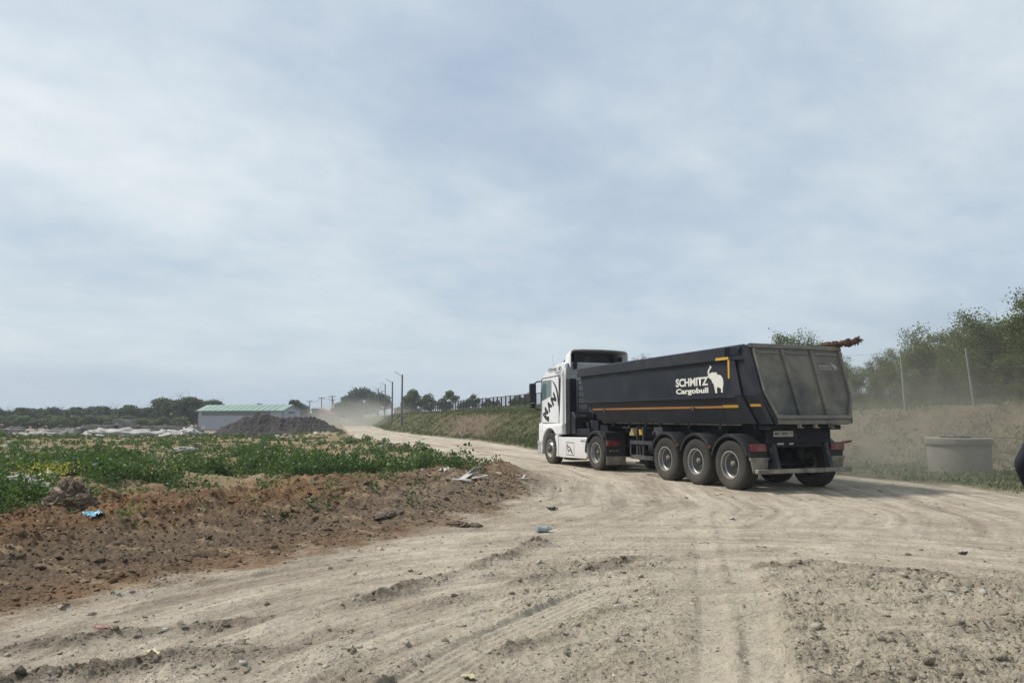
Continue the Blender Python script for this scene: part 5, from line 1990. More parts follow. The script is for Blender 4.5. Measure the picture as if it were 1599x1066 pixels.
def build_power():
    for px, D, H, kind, lb in ((519, 200, 7.2, 1, 'twin-legged wooden power pole with cross arms beyond the red-roofed hut'), (502.5, 205, 6.9, 0, 'plain wooden power pole rising behind the red-roofed hut'),
                               (484, 215, 6.2, 0, 'shorter wooden power pole above the trees beside the shed')):
        x, y = px_pt(px, D=D)
        z = gz(x, y)
        root = thing('power_pole', lb, 'power pole', (x, y, z), 0, 'wooden power poles')
        p = MB()
        p.tube([(0, 0, -0.3), (0, 0, H - z)], [0.17, 0.12], 8)
        p.build('pole', 'bark', root, True)
        if kind:
            p = MB()
            p.tube([(0.05, 0, H - z - 0.8), (1.6, 0, -0.3)], [0.11, 0.15], 8)
            p.build('brace', 'bark', root, True)
        for k in range(2 if kind else 1):
            a = MB()
            zz = H - z - 0.35 - k * 0.9
            a.box(-0.85, 0.85, -0.14, -0.04, zz, zz + 0.14)
            ao = a.build('cross_arm', 'bark', root)
            for q in (-0.75, 0.0, 0.75):
                i = MB()
                i.tube([(q, -0.09, zz + 0.14), (q, -0.09, zz + 0.36)], 0.06, 8)
                i.build('insulator', 'pale_wall', ao, True)
    a = Vector((*px_pt(519, D=200), 6.9))
    b = Vector((*px_pt(502.5, D=205), 6.6))
    c = Vector((*px_pt(484, D=215), 5.9))
    for k, (p, q) in enumerate(((a, b), (b, c))):
        for dy in (-0.7, 0.7):
            m = MB()
            pts = []
            for t in np.linspace(0, 1, 9):
                w_ = p.lerp(q, t) + Vector((0, dy, 0))
                w_.z -= 0.45 * 4 * t * (1 - t)
                pts.append(w_)
            m.tube(pts, 0.022, 4)
            o = m.build('overhead_wire', 'post_dark', None)
            tag(o, 'thin sagging wires between the wooden power poles beyond the hut', 'wire', 'overhead wires')


build_power()


# ------------------------------------------------------------------ fences
def build_fences():
    d = Vector((-0.284, 0.959, 0)).normalized()
    p0 = Vector((1.7, 87, 0))
    root = thing('metal_fence', 'long dark post-and-rail fence on top of the grassy bank beyond the truck', 'fence', (1.7, 87, gz(1.7, 87)), 0)
    OFF[0] = root.location.copy()
    tops = []
    s = -26
    while s < 78:
        p = p0 + d * s
        zb = gz(p.x, p.y) - 0.2
        zt = 4.16 + 0.03 * math.sin(s)
        m = MB()
        m.box(p.x - 0.09, p.x + 0.09, p.y - 0.09, p.y + 0.09, zb, zt)
        m.build('post', 'post_dark', root)
        tops.append((p.x, p.y, zt))
        s += 2.05
    m = MB()
    m.tube(tops, 0.045, 4)
    m.build('top_rail', 'post_dark', root)
    m = MB()
    m.tube([(x, y, max(gz(x, y) + 0.12, z - 1.25)) for x, y, z in tops], 0.04, 4)
    m.build('bottom_rail', 'post_dark', root)
    # wire infill: vertical wires of the mesh
    m = MB()
    for i in range(len(tops) - 1):
        a, b = Vector(tops[i]), Vector(tops[i + 1])
        for k in range(1, 6):
            q = a.lerp(b, k / 6)
            m.box(q.x - 0.015, q.x + 0.015, q.y - 0.015, q.y + 0.015, q.z - 1.25, q.z)
    m.build('wire_mesh', 'post_dark', root)
    OFF[0] = Vector((0, 0, 0))

    # pale posts with wires on the right
    posts = [(6.6, 33.0), (8.3, 31.3), (10.0, 29.8), (12.35, 27.6), (13.85, 26.05), (15.62, 25.0), (17.9, 23.6), (20.2, 22.2), (22.6, 20.8)]
    lean = [0, 0.05, -0.05, 0.02, -0.06, -0.16, 0.08, 0, 0]
    root = thing('wire_fence', 'wire fence with thin pale concrete posts in front of the thicket', 'fence', (13.85, 26.05, gz(13.85, 26.05)), 0)
    OFF[0] = root.location.copy()
    tp = []
    for (x, y), l_ in zip(posts, lean):
        zb = gz(x, y)
        zt = 1.58 + 104 / 1155 * 26 + (y - 26) * 0.02
        m = MB()
        M = Matrix.Translation((x, y, zb)) @ Matrix.Rotation(l_ * 0.5, 4, 'Y')
        h = zt - zb
        m.box(-0.028, 0.028, -0.028, 0.028, -0.3, h, M)
        m.build('post', 'post_light', root, bevel=0.006)
        tp.append((M, h))
    for f_ in (0.95, 0.66, 0.36, 0.1):
        m = MB()
        pts = [M @ Vector((0, -0.05, h * f_)) for M, h in tp]
        m.tube(pts, 0.003, 4)
        m.build('wire', 'fence_wire', root)
    OFF[0] = Vector((0, 0, 0))


build_fences()


# ------------------------------------------------------------------ concrete well
def build_well():
    x, y = 12.25, 20.4
    wk = 0.87
    root = thing('concrete_well', 'round concrete manhole ring with a thick cover slab standing in weeds below the bank', 'manhole well', (x, y, 0.02), R(10))
    m = MB()
    m.lathe([(-0.15, 0.86), (0.80, 0.885), (0.80, 0.76), (-0.15, 0.76)], (0, 0, 0), 56, 'z')
    m.build('ring', 'concrete', root, True, angle=40, bevel=0.0)
    m = MB()
    m.lathe([(0.80, 0.0), (0.80, 0.94), (0.815, 0.95), (0.965, 0.95), (0.98, 0.93), (0.98, 0.0)], (0, 0, 0), 56, 'z', closed=False)
    co = m.build('cover_slab', 'concrete', root, True, angle=40)
    m = MB()
    m.lathe([(0.98, 0.46), (1.03, 0.46), (1.03, 0.40), (1.045, 0.38), (1.045, 0.0)], (-0.22, -0.1, 0), 40, 'z', closed=False)
    m.lathe([(1.045, 0.0), (1.075, 0.0), (1.075, 0.05), (1.045, 0.06)], (-0.22, -0.1, 0), 16, 'z', closed=False)
    for k in range(6):
        a = k * math.pi / 3
        m.box(-0.22 + 0.22 * math.cos(a) - 0.03, -0.22 + 0.22 * math.cos(a) + 0.03, -0.1 + 0.22 * math.sin(a) - 0.03, -0.1 + 0.22 * math.sin(a) + 0.03, 1.045, 1.06)
    m.build('hatch', 'iron_lid', co, True, angle=30)
    m = MB()
    M = Matrix.Translation((0.55, -0.2, 1.0)) @ Matrix.Rotation(R(-8), 4, 'Z') @ Matrix.Rotation(R(1), 4, 'Y')
    m.box(-0.35, 0.95, -0.05, 0.05, -0.018, 0.018, M)
    o = m.build('wooden_plank', 'wood', None, bevel=0.004)
    o.location = (x, y, 0.02)
    tag(o, 'thin plank lying across the cover of the concrete well', 'plank')


build_well()
for o in bpy.data.objects:
    if o.name == 'concrete_well':
        o.scale = (0.87, 0.87, 1.0)


# ------------------------------------------------------------------ lumps, soil heap
def lump(name, m, loc, dims, seed, parent=None, sub=5, amp=0.55, freq=2.6, rz=0.0, smooth=False, squash=0.35):
    bm = bmesh.new()
    bmesh.ops.create_icosphere(bm, subdivisions=sub, radius=1.0)
    V = np.array([v.co[:] for v in bm.verts])
    F = np.array([[v.index for v in f.verts] for f in bm.faces])
    bm.free()
    n = fbm(V[:, 0] * freq + seed * 3.1 + V[:, 2] * 1.3, V[:, 1] * freq - seed * 1.7 + V[:, 2] * freq, 4, seed, 0.55)
    n2 = fbm(V[:, 1] * freq * 1.4 + seed, V[:, 2] * freq * 1.4 + V[:, 0], 3, seed + 9)
    V = V * (1 + amp * (n + 0.6 * n2))[:, None]
    V[:, 2] = np.where(V[:, 2] < -squash, -squash + (V[:, 2] + squash) * 0.15, V[:, 2])
    V = V * np.array(dims)
    V[:, 2] += squash * dims[2] * 0.8
    o = mesh_np(name, V, F, m, parent, smooth)
    if parent is None:
        o.location = loc
        o.rotation_euler = (0, 0, rz)
    else:
        o.location = loc
        o.rotation_euler = (0, 0, rz)
    return o


mat('heap_soil', (0.036, 0.030, 0.031), 0.95, 0, 0.6, 1.6, ((0.10, 0.08, 0.065), 0.38, 1.2), None, 0.25, 3)
mat('clod_brown', (0.115, 0.082, 0.053), 0.95, 0, 0.5, 7, ((0.21, 0.17, 0.125), 0.42, 6), None, 0.05, 16)
mat('rubble_grey', (0.33, 0.32, 0.29), 0.95, 0, 0.4, 3, ((0.14, 0.11, 0.08), 0.42, 3), None, 0.02, 14)


def build_heap():
    cx, cy = -23.2, 73.0
    nx, ny = 260, 90
    X, Y = np.meshgrid(np.linspace(-8.6, 8.2, nx), np.linspace(-4.2, 4.2, ny))
    x, y = X.ravel(), Y.ravel()
    h = 2.05 * np.exp(-(((x + 1.9) / 2.0) ** 2 + (y / 1.8) ** 2)) + 1.25 * np.exp(-(((x + 4.4) / 1.9) ** 2 + (y / 1.7) ** 2)) + 1.35 * np.exp(-(((x - 0.6) / 2.0) ** 2 + ((y + 0.2) / 1.8) ** 2))
    h += 1.55 * np.exp(-(((x - 3.1) / 1.9) ** 2 + ((y - 0.2) / 1.9) ** 2)) + 0.5 * np.exp(-(((x - 5.6) / 1.7) ** 2 + (y / 1.6) ** 2))
    h = h * 0.92
    n = fbm(x * 0.9, y * 0.9, 5, 201, 0.62)
    n2 = np.abs(fbm(x * 2.6, y * 2.6, 4, 207, 0.6))
    h = h * (1 + 0.22 * n) + 0.45 * n2 * np.clip(h, 0, 1) + 0.12 * n * np.clip(h * 3, 0, 1)
    h = h - 0.28
    base = terrain(x + cx, y + cy, False)['z']
    V = np.stack([x, y, base + h], 1)
    i = np.arange(ny - 1)[:, None]
    j = np.arange(nx - 1)[None, :]
    a = i * nx + j
    F = np.stack([a, a + 1, a + 1 + nx, a + nx], -1).reshape(-1, 4)
    o = mesh_np('soil_heap', V, F, 'heap_soil')
    o.location = (cx, cy, 0)
    tag(o, 'long heap of dark purplish-grey soil with two humps in front of the shed', 'soil heap')


build_heap()

# clods standing out of the brown strip
for (px, D, dims, mt, nm, lb, cat) in (
        (118, 10.9, (0.25, 0.2, 0.24), 'clod_brown', 'soil_clump', 'knee-high clump of brown soil with splinters above the blue rag', 'soil clump'),
        (100, 10.3, (0.17, 0.16, 0.15), 'clod_brown', 'soil_clump', 'smaller brown soil clump leaning on the big one', 'soil clump'),
        (135, 10.2, (0.20, 0.15, 0.13), 'clod_brown', 'soil_clump', 'flat brown soil clump between the big clump and the blue rag', 'soil clump'),
        (716, 11.0, (0.19, 0.09, 0.05), 'clod_brown', 'earth_lump', 'long grey-brown lump of dried mud at the edge of the road', 'mud lump'),
        (744, 10.9, (0.15, 0.07, 0.04), 'clod_brown', 'earth_lump', 'second lump of dried mud, right next to the long one', 'mud lump'),
        (610, 11.3, (0.42, 0.14, 0.06), 'clod_brown', 'soil_clump', 'long low brown clod on top of the brown strip', 'soil clump'),
        (12, 13.0, (0.55, 0.4, 0.22), 'rubble_grey', 'rubble_heap', 'grey rubble heap at the border of the green weeds', 'rubble'),
        (45, 12.6, (0.40, 0.35, 0.20), 'rubble_grey', 'rubble_heap', 'lower grey rubble heap beside the yellow-flowering weeds', 'rubble'),
        (45, 28.0, (0.8, 0.4, 0.16), 'rubble_grey', 'rubble_heap', 'dark flat rubble heap farther back among the weeds', 'rubble'),
        (290, 26.0, (0.45, 0.3, 0.13), 'rubble_grey', 'rubble_heap', 'small pale rubble mound inside the green weeds', 'rubble')):
    x, y = px_pt(px, D=D)
    o = lump(nm, mt, (x, y, gz(x, y)), dims, int(px) % 37 + 3, rz=px * 0.1)
    tag(o, lb, cat)

protos = []
for i in range(3):
    o = lump('rubble_heap', ('rubble_grey', 'board_grey', 'concrete_dark')[i], (0, 0, 0), (1.0, 0.6, 0.42), 61 + i * 7, sub=4, amp=0.6, freq=3.0)
    tag(o, ('low pale grey rubble heap on the far side of the weeds', 'low whitish heap of broken boards and rubble on the far side of the weeds', 'low dark concrete rubble heap on the far side of the weeds')[i], 'rubble',
        'rubble heaps between the weeds and the slab stacks')
    protos.append(o)
rq = random.Random(12)
for k in range(36):
    o = protos[k % 3] if k < 3 else protos[k % 3].copy()
    if k >= 3:
        COL.objects.link(o)
    D = rq.uniform(52, 92)
    x, y = px_pt(rq.uniform(-30, 330), D=D)
    o.location = (x, y, gz(x, y) - 0.06)
    s_ = rq.uniform(0.5, 1.5)
    o.scale = (s_ * rq.uniform(0.8, 1.6), s_, s_ * rq.uniform(0.5, 1.1))
    o.rotation_euler = (0, 0, rq.uniform(0, 6))

# splinters stuck in the big clump
x, y = px_pt(104, D=10.45)
m = MB()
M = Matrix.Translation((x, y, gz(x, y) + 0.22)) @ Matrix.Rotation(R(-25), 4, 'Z') @ Matrix.Rotation(R(28), 4, 'Y')
m.box(-0.16, 0.16, -0.035, 0.035, -0.008, 0.008, M)
tag(m.build('wood_offcut', 'wood', None, bevel=0.003), 'short weathered wood offcut stuck in the big soil clump', 'wood offcut')


# ------------------------------------------------------------------ crumpled sheets, boards, bags, slabs
def crumple(name, m, loc, w, d, h, seed, rz=0.0, th=0.004):
    n = 14
    X, Y = np.meshgrid(np.linspace(-1, 1, n), np.linspace(-1, 1, n))
    x, y = X.ravel(), Y.ravel()
    z = fbm(x * 1.6 + seed, y * 1.6 - seed, 3, seed)
    z2 = np.abs(fbm(x * 2.6 - seed, y * 2.6, 2, seed + 5))
    rr = 1 + 0.25 * fbm(x * 1.2, y * 1.2 + seed, 2, seed + 7)
    V = np.stack([x * w / 2 * rr, y * d / 2 * rr, np.maximum((0.35 + z + z2) * h, 0.004)], 1)
    V2 = V - np.array([0, 0, th])
    i = np.arange(n - 1)[:, None]
    j = np.arange(n - 1)[None, :]
    a = (i * n + j).ravel()
    F = np.stack([a, a + 1, a + 1 + n, a + n], -1)
    F2 = F[:, ::-1] + n * n
    o = mesh_np(name, np.vstack([V, V2]), np.vstack([F, F2]), m)
    o.location = loc
    o.rotation_euler = (0, 0, rz)
    return o


def at(px, D, dz=0.0):
    x, y = px_pt(px, D=D)
    return (x, y, gz(x, y) + dz)


for nm, mt, px, D, w, d, h, lb, cat in (
        ('blue_rag', 'blue_plastic', 156, 9.55, 0.24, 0.16, 0.06, 'light blue plastic rag lying on the brown clods', 'plastic rag'),
        ('plastic_bag', 'white_junk', 92, 15.6, 0.55, 0.3, 0.12, 'white plastic sheet caught in the yellow-flowering weeds', 'plastic sheet'),
        ('plastic_bag', 'white_junk', 52, 14.2, 0.35, 0.2, 0.08, 'grey-white plastic scrap near the grey rubble heap', 'plastic sheet'),
        ('plastic_bag', 'white_junk', 694, 17.4, 0.24, 0.2, 0.10, 'white crumpled bag beside the last weeds near the broken boards', 'plastic bag'),
        ('plastic_bag', 'cream_foam', 779, 17.0, 0.14, 0.12, 0.05, 'cream crumpled paper on the spilled soil at the bend', 'paper'),
        ('dark_rag', 'dark_cloth', 862, 12.7, 0.16, 0.10, 0.04, 'dark rag on the pale road behind the crushed bottle', 'rag'),
        ('dark_rag', 'rusty_bark', 622, 4.47, 0.15, 0.07, 0.03, 'dark brown rag at the very bottom of the picture', 'rag'),
        ('dark_rag', 'dark_cloth', 1491, 8.75, 0.15, 0.06, 0.015, 'flat black scrap on the road in front of the concrete well', 'rag'),
        ('paper_scrap', 'cream_foam', 257, 4.98, 0.13, 0.06, 0.012, 'long cream scrap of paper low on the road near the bottom', 'paper'),
        ('paper_scrap', 'cream_foam', 1120, 15.2, 0.20, 0.08, 0.02, 'pale scrap on the road close to the rear trailer wheel', 'paper'),
        ('paper_scrap', 'white_junk', 1138, 11.6, 0.14, 0.07, 0.03, 'pale scrap beside the wheel tracks behind the trailer', 'paper'),
        ('paper_scrap', 'cream_foam', 735, 4.62, 0.05, 0.09, 0.02, 'small cream scrap beside the faint tyre print', 'paper'),
        ('red_scrap', 'red_paint', 178, 5.75, 0.13, 0.03, 0.008, 'thin faded red strip on the road', 'plastic strip')):
    loc = at(px, D, 0.006)
    tag(crumple(nm, mt, loc, w, d, h, int(px) % 23 + 2, px * 0.07), lb, cat)

# broken boards
bl = [('flat', 706, 15.4, 0.62, 0.14, 0.02, 10, 4, 'long grey board lying flat at the left of the broken board pile'),
      ('up', 738, 15.9, 0.42, 0.22, 0.02, -38, 40, 'grey board propped up steeply in the broken board pile'),
      ('up', 731, 15.8, 0.34, 0.22, 0.02, 35, 28, 'pale board leaning the other way in the broken board pile'),
      ('flat', 722, 15.2, 0.40, 0.20, 0.02, -5, -3, 'whitish board flat in front of the propped boards'),
      ('flat', 750, 15.7, 0.34, 0.18, 0.02, 20, 9, 'grey board at the right end of the broken board pile'),
      ('flat', 815, 16.4, 0.36, 0.07, 0.03, 4, 2, 'narrow pale lath on the spilled soil at the bend'),
      ('flat', 818, 16.7, 0.20, 0.05, 0.03, 70, 20, 'short lath standing at an angle on the spilled soil')]
for kind, px, D, L_, w_, t_, yaw, pitch, lb in bl:
    x, y, z = at(px, D)
    m = MB()
    dz = abs(math.sin(R(pitch))) * L_ / 2 + 0.02
    M = Matrix.Translation((x, y, z + dz)) @ Matrix.Rotation(R(yaw), 4, 'Z') @ Matrix.Rotation(R(-pitch), 4, 'Y')
    m.box(-L_ / 2, L_ / 2, -w_ / 2, w_ / 2, -t_ / 2, t_ / 2, M)
    o = m.build('broken_board', 'board_grey', None, bevel=0.004)
    tag(o, lb, 'board', 'broken boards at the road bend')

# crushed bottle on the road
x, y, z = at(848, 10.35)
root = thing('crushed_bottle', 'crushed grey plastic bottle lying on the pale road', 'bottle', (x, y, z + 0.045), R(15))
mat('bottle_plastic', (0.30, 0.32, 0.32), 0.25, 0, 0.2, 12)
m = MB()
m.tube([(-0.10, 0, 0), (-0.095, 0, 0), (-0.06, 0.01, 0.005), (0.0, 0.0, -0.005), (0.05, -0.01, 0), (0.08, 0, 0), (0.10, 0, 0)], [0.02, 0.048, 0.045, 0.038, 0.046, 0.026, 0.014], 12)
m.build('bottle_body', 'bottle_plastic', root, True)
m = MB()
m.tube([(0.10, 0, 0), (0.125, 0, 0)], 0.016, 10)
m.build('cap', 'blue_plastic', root)

# concrete slabs of the far stacks
slab = MB()
slab.box(-0.62, 0.62, -0.6, 0.6, 0, 0.24)
slab_o = slab.build('concrete_slab', 'concrete_dark', None, bevel=0.02)
slab_o['kind'] = 'thing'
tag(slab_o, 'grey concrete slab in the long row of stacks below the far tree line', 'concrete slab', 'stacked concrete slabs at the far edge of the field')
first = True
rs = random.Random(9)
stacks = [(6, 95, 4), (22, 94, 4), (39, 95, 5), (78, 98, 3), (92, 96, 4), (108, 98, 5), (122, 97, 4), (137, 98, 5), (150, 96, 6), (164, 98, 6), (178, 100, 6), (195, 102, 9), (240, 104, 5), (262, 104, 5), (284, 104, 5), (304, 105, 5)]
cols = []
for px, D, n in stacks:
    cols += [(px + dx, D + rs.uniform(-1.2, 1.2), max(1, n - rs.choice((0, 0, 1, 2)))) for dx in (-7.5, 0.5, 8)]
for px, D, n in cols:
    x, y = px_pt(px, D=D)
    z = gz(x, y)
    rzz = rs.uniform(-0.35, 0.35)
    for k in range(n):
        loc = (x + rs.uniform(-0.12, 0.12), y + rs.uniform(-0.1, 0.1), z - 0.05 + k * 0.243)
        if first:
            o = slab_o
            first = False
        else:
            o = slab_o.copy()
            COL.objects.link(o)
        o.location = loc
        o.rotation_euler = (rs.uniform(-0.015, 0.015), 0, rzz + rs.uniform(-0.12, 0.12))
m = MB()
M = Matrix.Translation(at(111, 92, 0.62)) @ Matrix.Rotation(R(12), 4, 'Z') @ Matrix.Rotation(R(-15), 4, 'X')
m.box(-0.48, 0.48, -0.05, 0.05, -0.6, 0.4, M)
tag(m.build('leaning_plate', 'white_junk', None, bevel=0.01), 'pale square panel leaning against the concrete slab stacks', 'panel')

bagm = lump('rubbish_bag', 'white_junk', at(170, 88), (0.55, 0.4, 0.35), 5, sub=3, amp=0.3, smooth=True)
bags = [(170, 88, 1.2), (177, 87, 0.9), (190, 88, 1.3), (198, 86, 0.8), (241, 90, 1.1), (250, 88, 0.9), (259, 90, 1.3), (268, 91, 1.4), (277, 89, 1.2), (287, 90, 1.4), (296, 91, 1.2), (246, 86, 0.6), (208, 85, 0.6), (236, 85, 0.7), (62, 84, 1.1), (163, 84, 0.7), (302, 88, 0.8)]
bags += [(154 + 5.2 * k + 2 * math.sin(k * 5), 85 + 7 * math.sin(k * 2.3), 0.45 + 0.6 * math.sin(k * 1.9) ** 2) for k in range(30)]
tag(bagm, 'pale bulging rubbish bag in the row of waste in front of the slab stacks', 'rubbish bag', 'rubbish bags dumped at the far edge of the field')
for i, (px, D, s) in enumerate(bags):
    o = bagm if i == 0 else bagm.copy()
    if i:
        COL.objects.link(o)
        if i % 3 == 1:
            o.data = bagm.data.copy()
            o.data.materials.clear()
            o.data.materials.append(MATS['cream_foam'])
            o['label'] = 'cream-coloured bulging bag in the row of waste in front of the slab stacks'
    o.location = at(px, D)
    o.scale = (s * 1.15, s, s * 1.25)
    o.rotation_euler = (0, 0, i * 1.3)
tag(crumple('blue_tarpaulin', 'blue_plastic', at(297, 84, 0.05), 1.3, 0.6, 0.3, 8), 'light blue tarpaulin on the rubbish near the shed', 'tarpaulin')
# red tank body and white cabinet
x, y, z = at(211, 90)
root = thing('red_tank', 'dark red steel trough lying among the rubbish', 'trough', (x, y, z), R(4))
m = MB()
m.prism([(-1.0, 0.0), (0.95, 0.0), (1.0, 0.50), (-0.98, 0.42)], -0.4, 0.4)
m.build('tank_body', 'red_paint', root, bevel=0.05)
m = MB()
m.box(-1.0, 1.02, -0.43, 0.43, 0.48, 0.54)
m.build('rim', 'red_paint', root, bevel=0.02)
x, y, z = at(228, 90)
root = thing('white_cabinet', 'old white cabinet with a small dark opening next to the red trough', 'cabinet', (x, y, z), R(-6))
m = MB()
m.box(-0.55, 0.55, -0.35, 0.35, 0, 0.95)
m.build('cabinet_body', 'white_junk', root, bevel=0.03)
m = MB()
m.box(-0.12, 0.12, -0.37, -0.352, 0.25, 0.55)
m.build('opening', 'black_vinyl', root)
m = MB()
m.box(0.22, 0.36, -0.37, -0.352, 0.25, 0.55)
m.build('opening', 'black_vinyl', root)


# the ragged log on the rim of the tipper
def build_log():
    P = [(0.95, -0.72, 2.86), (0.45, -0.92, 3.06), (0.15, -1.06, 3.145), (-0.05, -1.16, 3.17), (-0.25, -1.26, 3.19), (-0.38, -1.33, 3.20), (-0.47, -1.38, 3.25)]
    m = MB()
    rng = np.random.default_rng(3)
    pts, rad = [], []
    N = 46
    for i in range(N):
        t = i / (N - 1) * (len(P) - 1)
        k = min(int(t), len(P) - 2)
        q = Vector(P[k]).lerp(Vector(P[k + 1]), t - k)
        pts.append(Vector(truck_pt(*q)))
        rad.append(0.070 + 0.012 * math.sin(i * 0.45) + rng.uniform(-0.010, 0.014) - 0.02 * max(0, (i - 34) / 12))
    rad[-1] = 0.02
    m.tube(pts, rad, 12)
    me = [Vector(v) for v in m.v]
    m.v = [tuple(v + Vector(rng.normal(0, 0.013, 3))) for v in me]
    for i in range(46):
        b = pts[rng.integers(8, N)] if i < 24 else pts[N - 1 - i % 5]
        d = Vector(rng.normal(0, 1, 3)).normalized()
        m.tube([b, b + d * 0.06 + Vector((0.02, 0, 0)), b + d * 0.11 + Vector((0.03, 0, -0.02))], [0.022, 0.016, 0.003], 5)
    o = m.build('tree_root', 'rusty_bark', None, False)
    tag(o, 'ragged rusty-brown tree root sticking out over the top of the tailgate', 'tree root')


build_log()

# ------------------------------------------------------------------ grass, weeds, litter (uncountable)
def build_grass():
    x, y, r, rng = scatter(980000, 21, -24, 50, 11, 130)
    D = terrain(x, y, False)
    b, vg = D['b'], D['vg']
    W = D['W']
    left = 1 - S(x, 3, 9)
    on_slope = S(b, 0.0, 0.5) * (1 - S(b, W, W + 1))
    on_top = S(b, W - 0.6, W + 0.3)
    verge = S(vg, 0.1, 0.6) * (1 - S(b, 0, 0.5))
    pn = 0.5 + 0.9 * fbm(x * 0.45, y * 0.45, 4, 301)
    p = on_slope * (left * 1.15 + (1 - left) * np.clip(0.55 + 0.4 * S(x, 11.5, 14) - 0.3 * (1 - S(x, 8, 10)) + 0.35 * S(b, 2.2, 4.0), 0, 1) * np.clip(pn * 2 - 0.55, 0, 1)) + on_top * 0.9 + verge * 0.42 * np.clip(pn * 2.2 - 0.4, 0, 1)
    p = p * (1 - 0.85 * D['scar']) * (0.55 + 0.7 * np.clip(pn, 0, 1))
    keep = (rng.uniform(0, 1, len(x)) < p) & (b < 30)
    keep &= ~((np.hypot(x - 12.25, y - 20.4) < 0.95))
    x, y, r, b = x[keep], y[keep], r[keep], b[keep]
    z = D['z'][keep]
    n = len(x)
    top = on_top[keep]
    h = rng.uniform(0.05, 0.20, n) * (0.55 + 0.45 * np.clip(np.maximum(top, left[keep]), 0, 1)) * (0.7 + 0.9 * np.clip(pn[keep], 0, 1)) * (1 + 0.35 * top)
    wd = (0.006 + 0.00065 * r) * rng.uniform(0.6, 1.4, n)
    a = rng.uniform(0, 2 * math.pi, n)
    dx, dy = np.cos(a), np.sin(a)
    lean = rng.normal(0, 0.30, (n, 2)) * h[:, None] + np.array([0.28, 0.0]) * h[:, None]
    P = np.stack([x, y, z - 0.02], 1)
    A = P + np.stack([dx * wd / 2, dy * wd / 2, 0 * x], 1)
    B = P - np.stack([dx * wd / 2, dy * wd / 2, 0 * x], 1)
    m_ = P + np.stack([lean[:, 0] * 0.4, lean[:, 1] * 0.4, h * 0.6], 1)
    T = P + np.stack([lean[:, 0], lean[:, 1], h], 1)
    Vv = np.stack([A, B, m_ - np.stack([dx * wd * 0.35, dy * wd * 0.35, 0 * x], 1), T], 1).reshape(-1, 3)
    F = np.arange(4 * n).reshape(-1, 4)
    o = mesh_np('grass', Vv, F, 'grass_blade')
    tag(o, 'wind-blown green grass and weeds on the bank and verge', 'grass', None, 'stuff')
    return n


def weed_mask(x, y):
    D = terrain(x, y, False)
    f = D['f']
    st = 4.4 * (1 - S(y, 13, 19)) + 0.25
    st = st + 0.5 * perlin(x * 0.8, y * 0.8, 77)
    n = fbm(x * 0.30, y * 0.34, 4, 311, 0.62)
    n2 = fbm(x * 0.9, y * 0.9, 3, 317)
    r = np.hypot(x, y)
    band = 1 - S(y, 17, 27)
    thr = n * 2.0 + 0.7 * n2 + 0.46 * band - 0.44 - 0.10 * S(y, 40, 60)
    dense = S(thr, 0.0, 0.30)
    p = dense * S(f - st, 0.0, 0.6) * (1 - S(y, 85, 105))
    return p, D


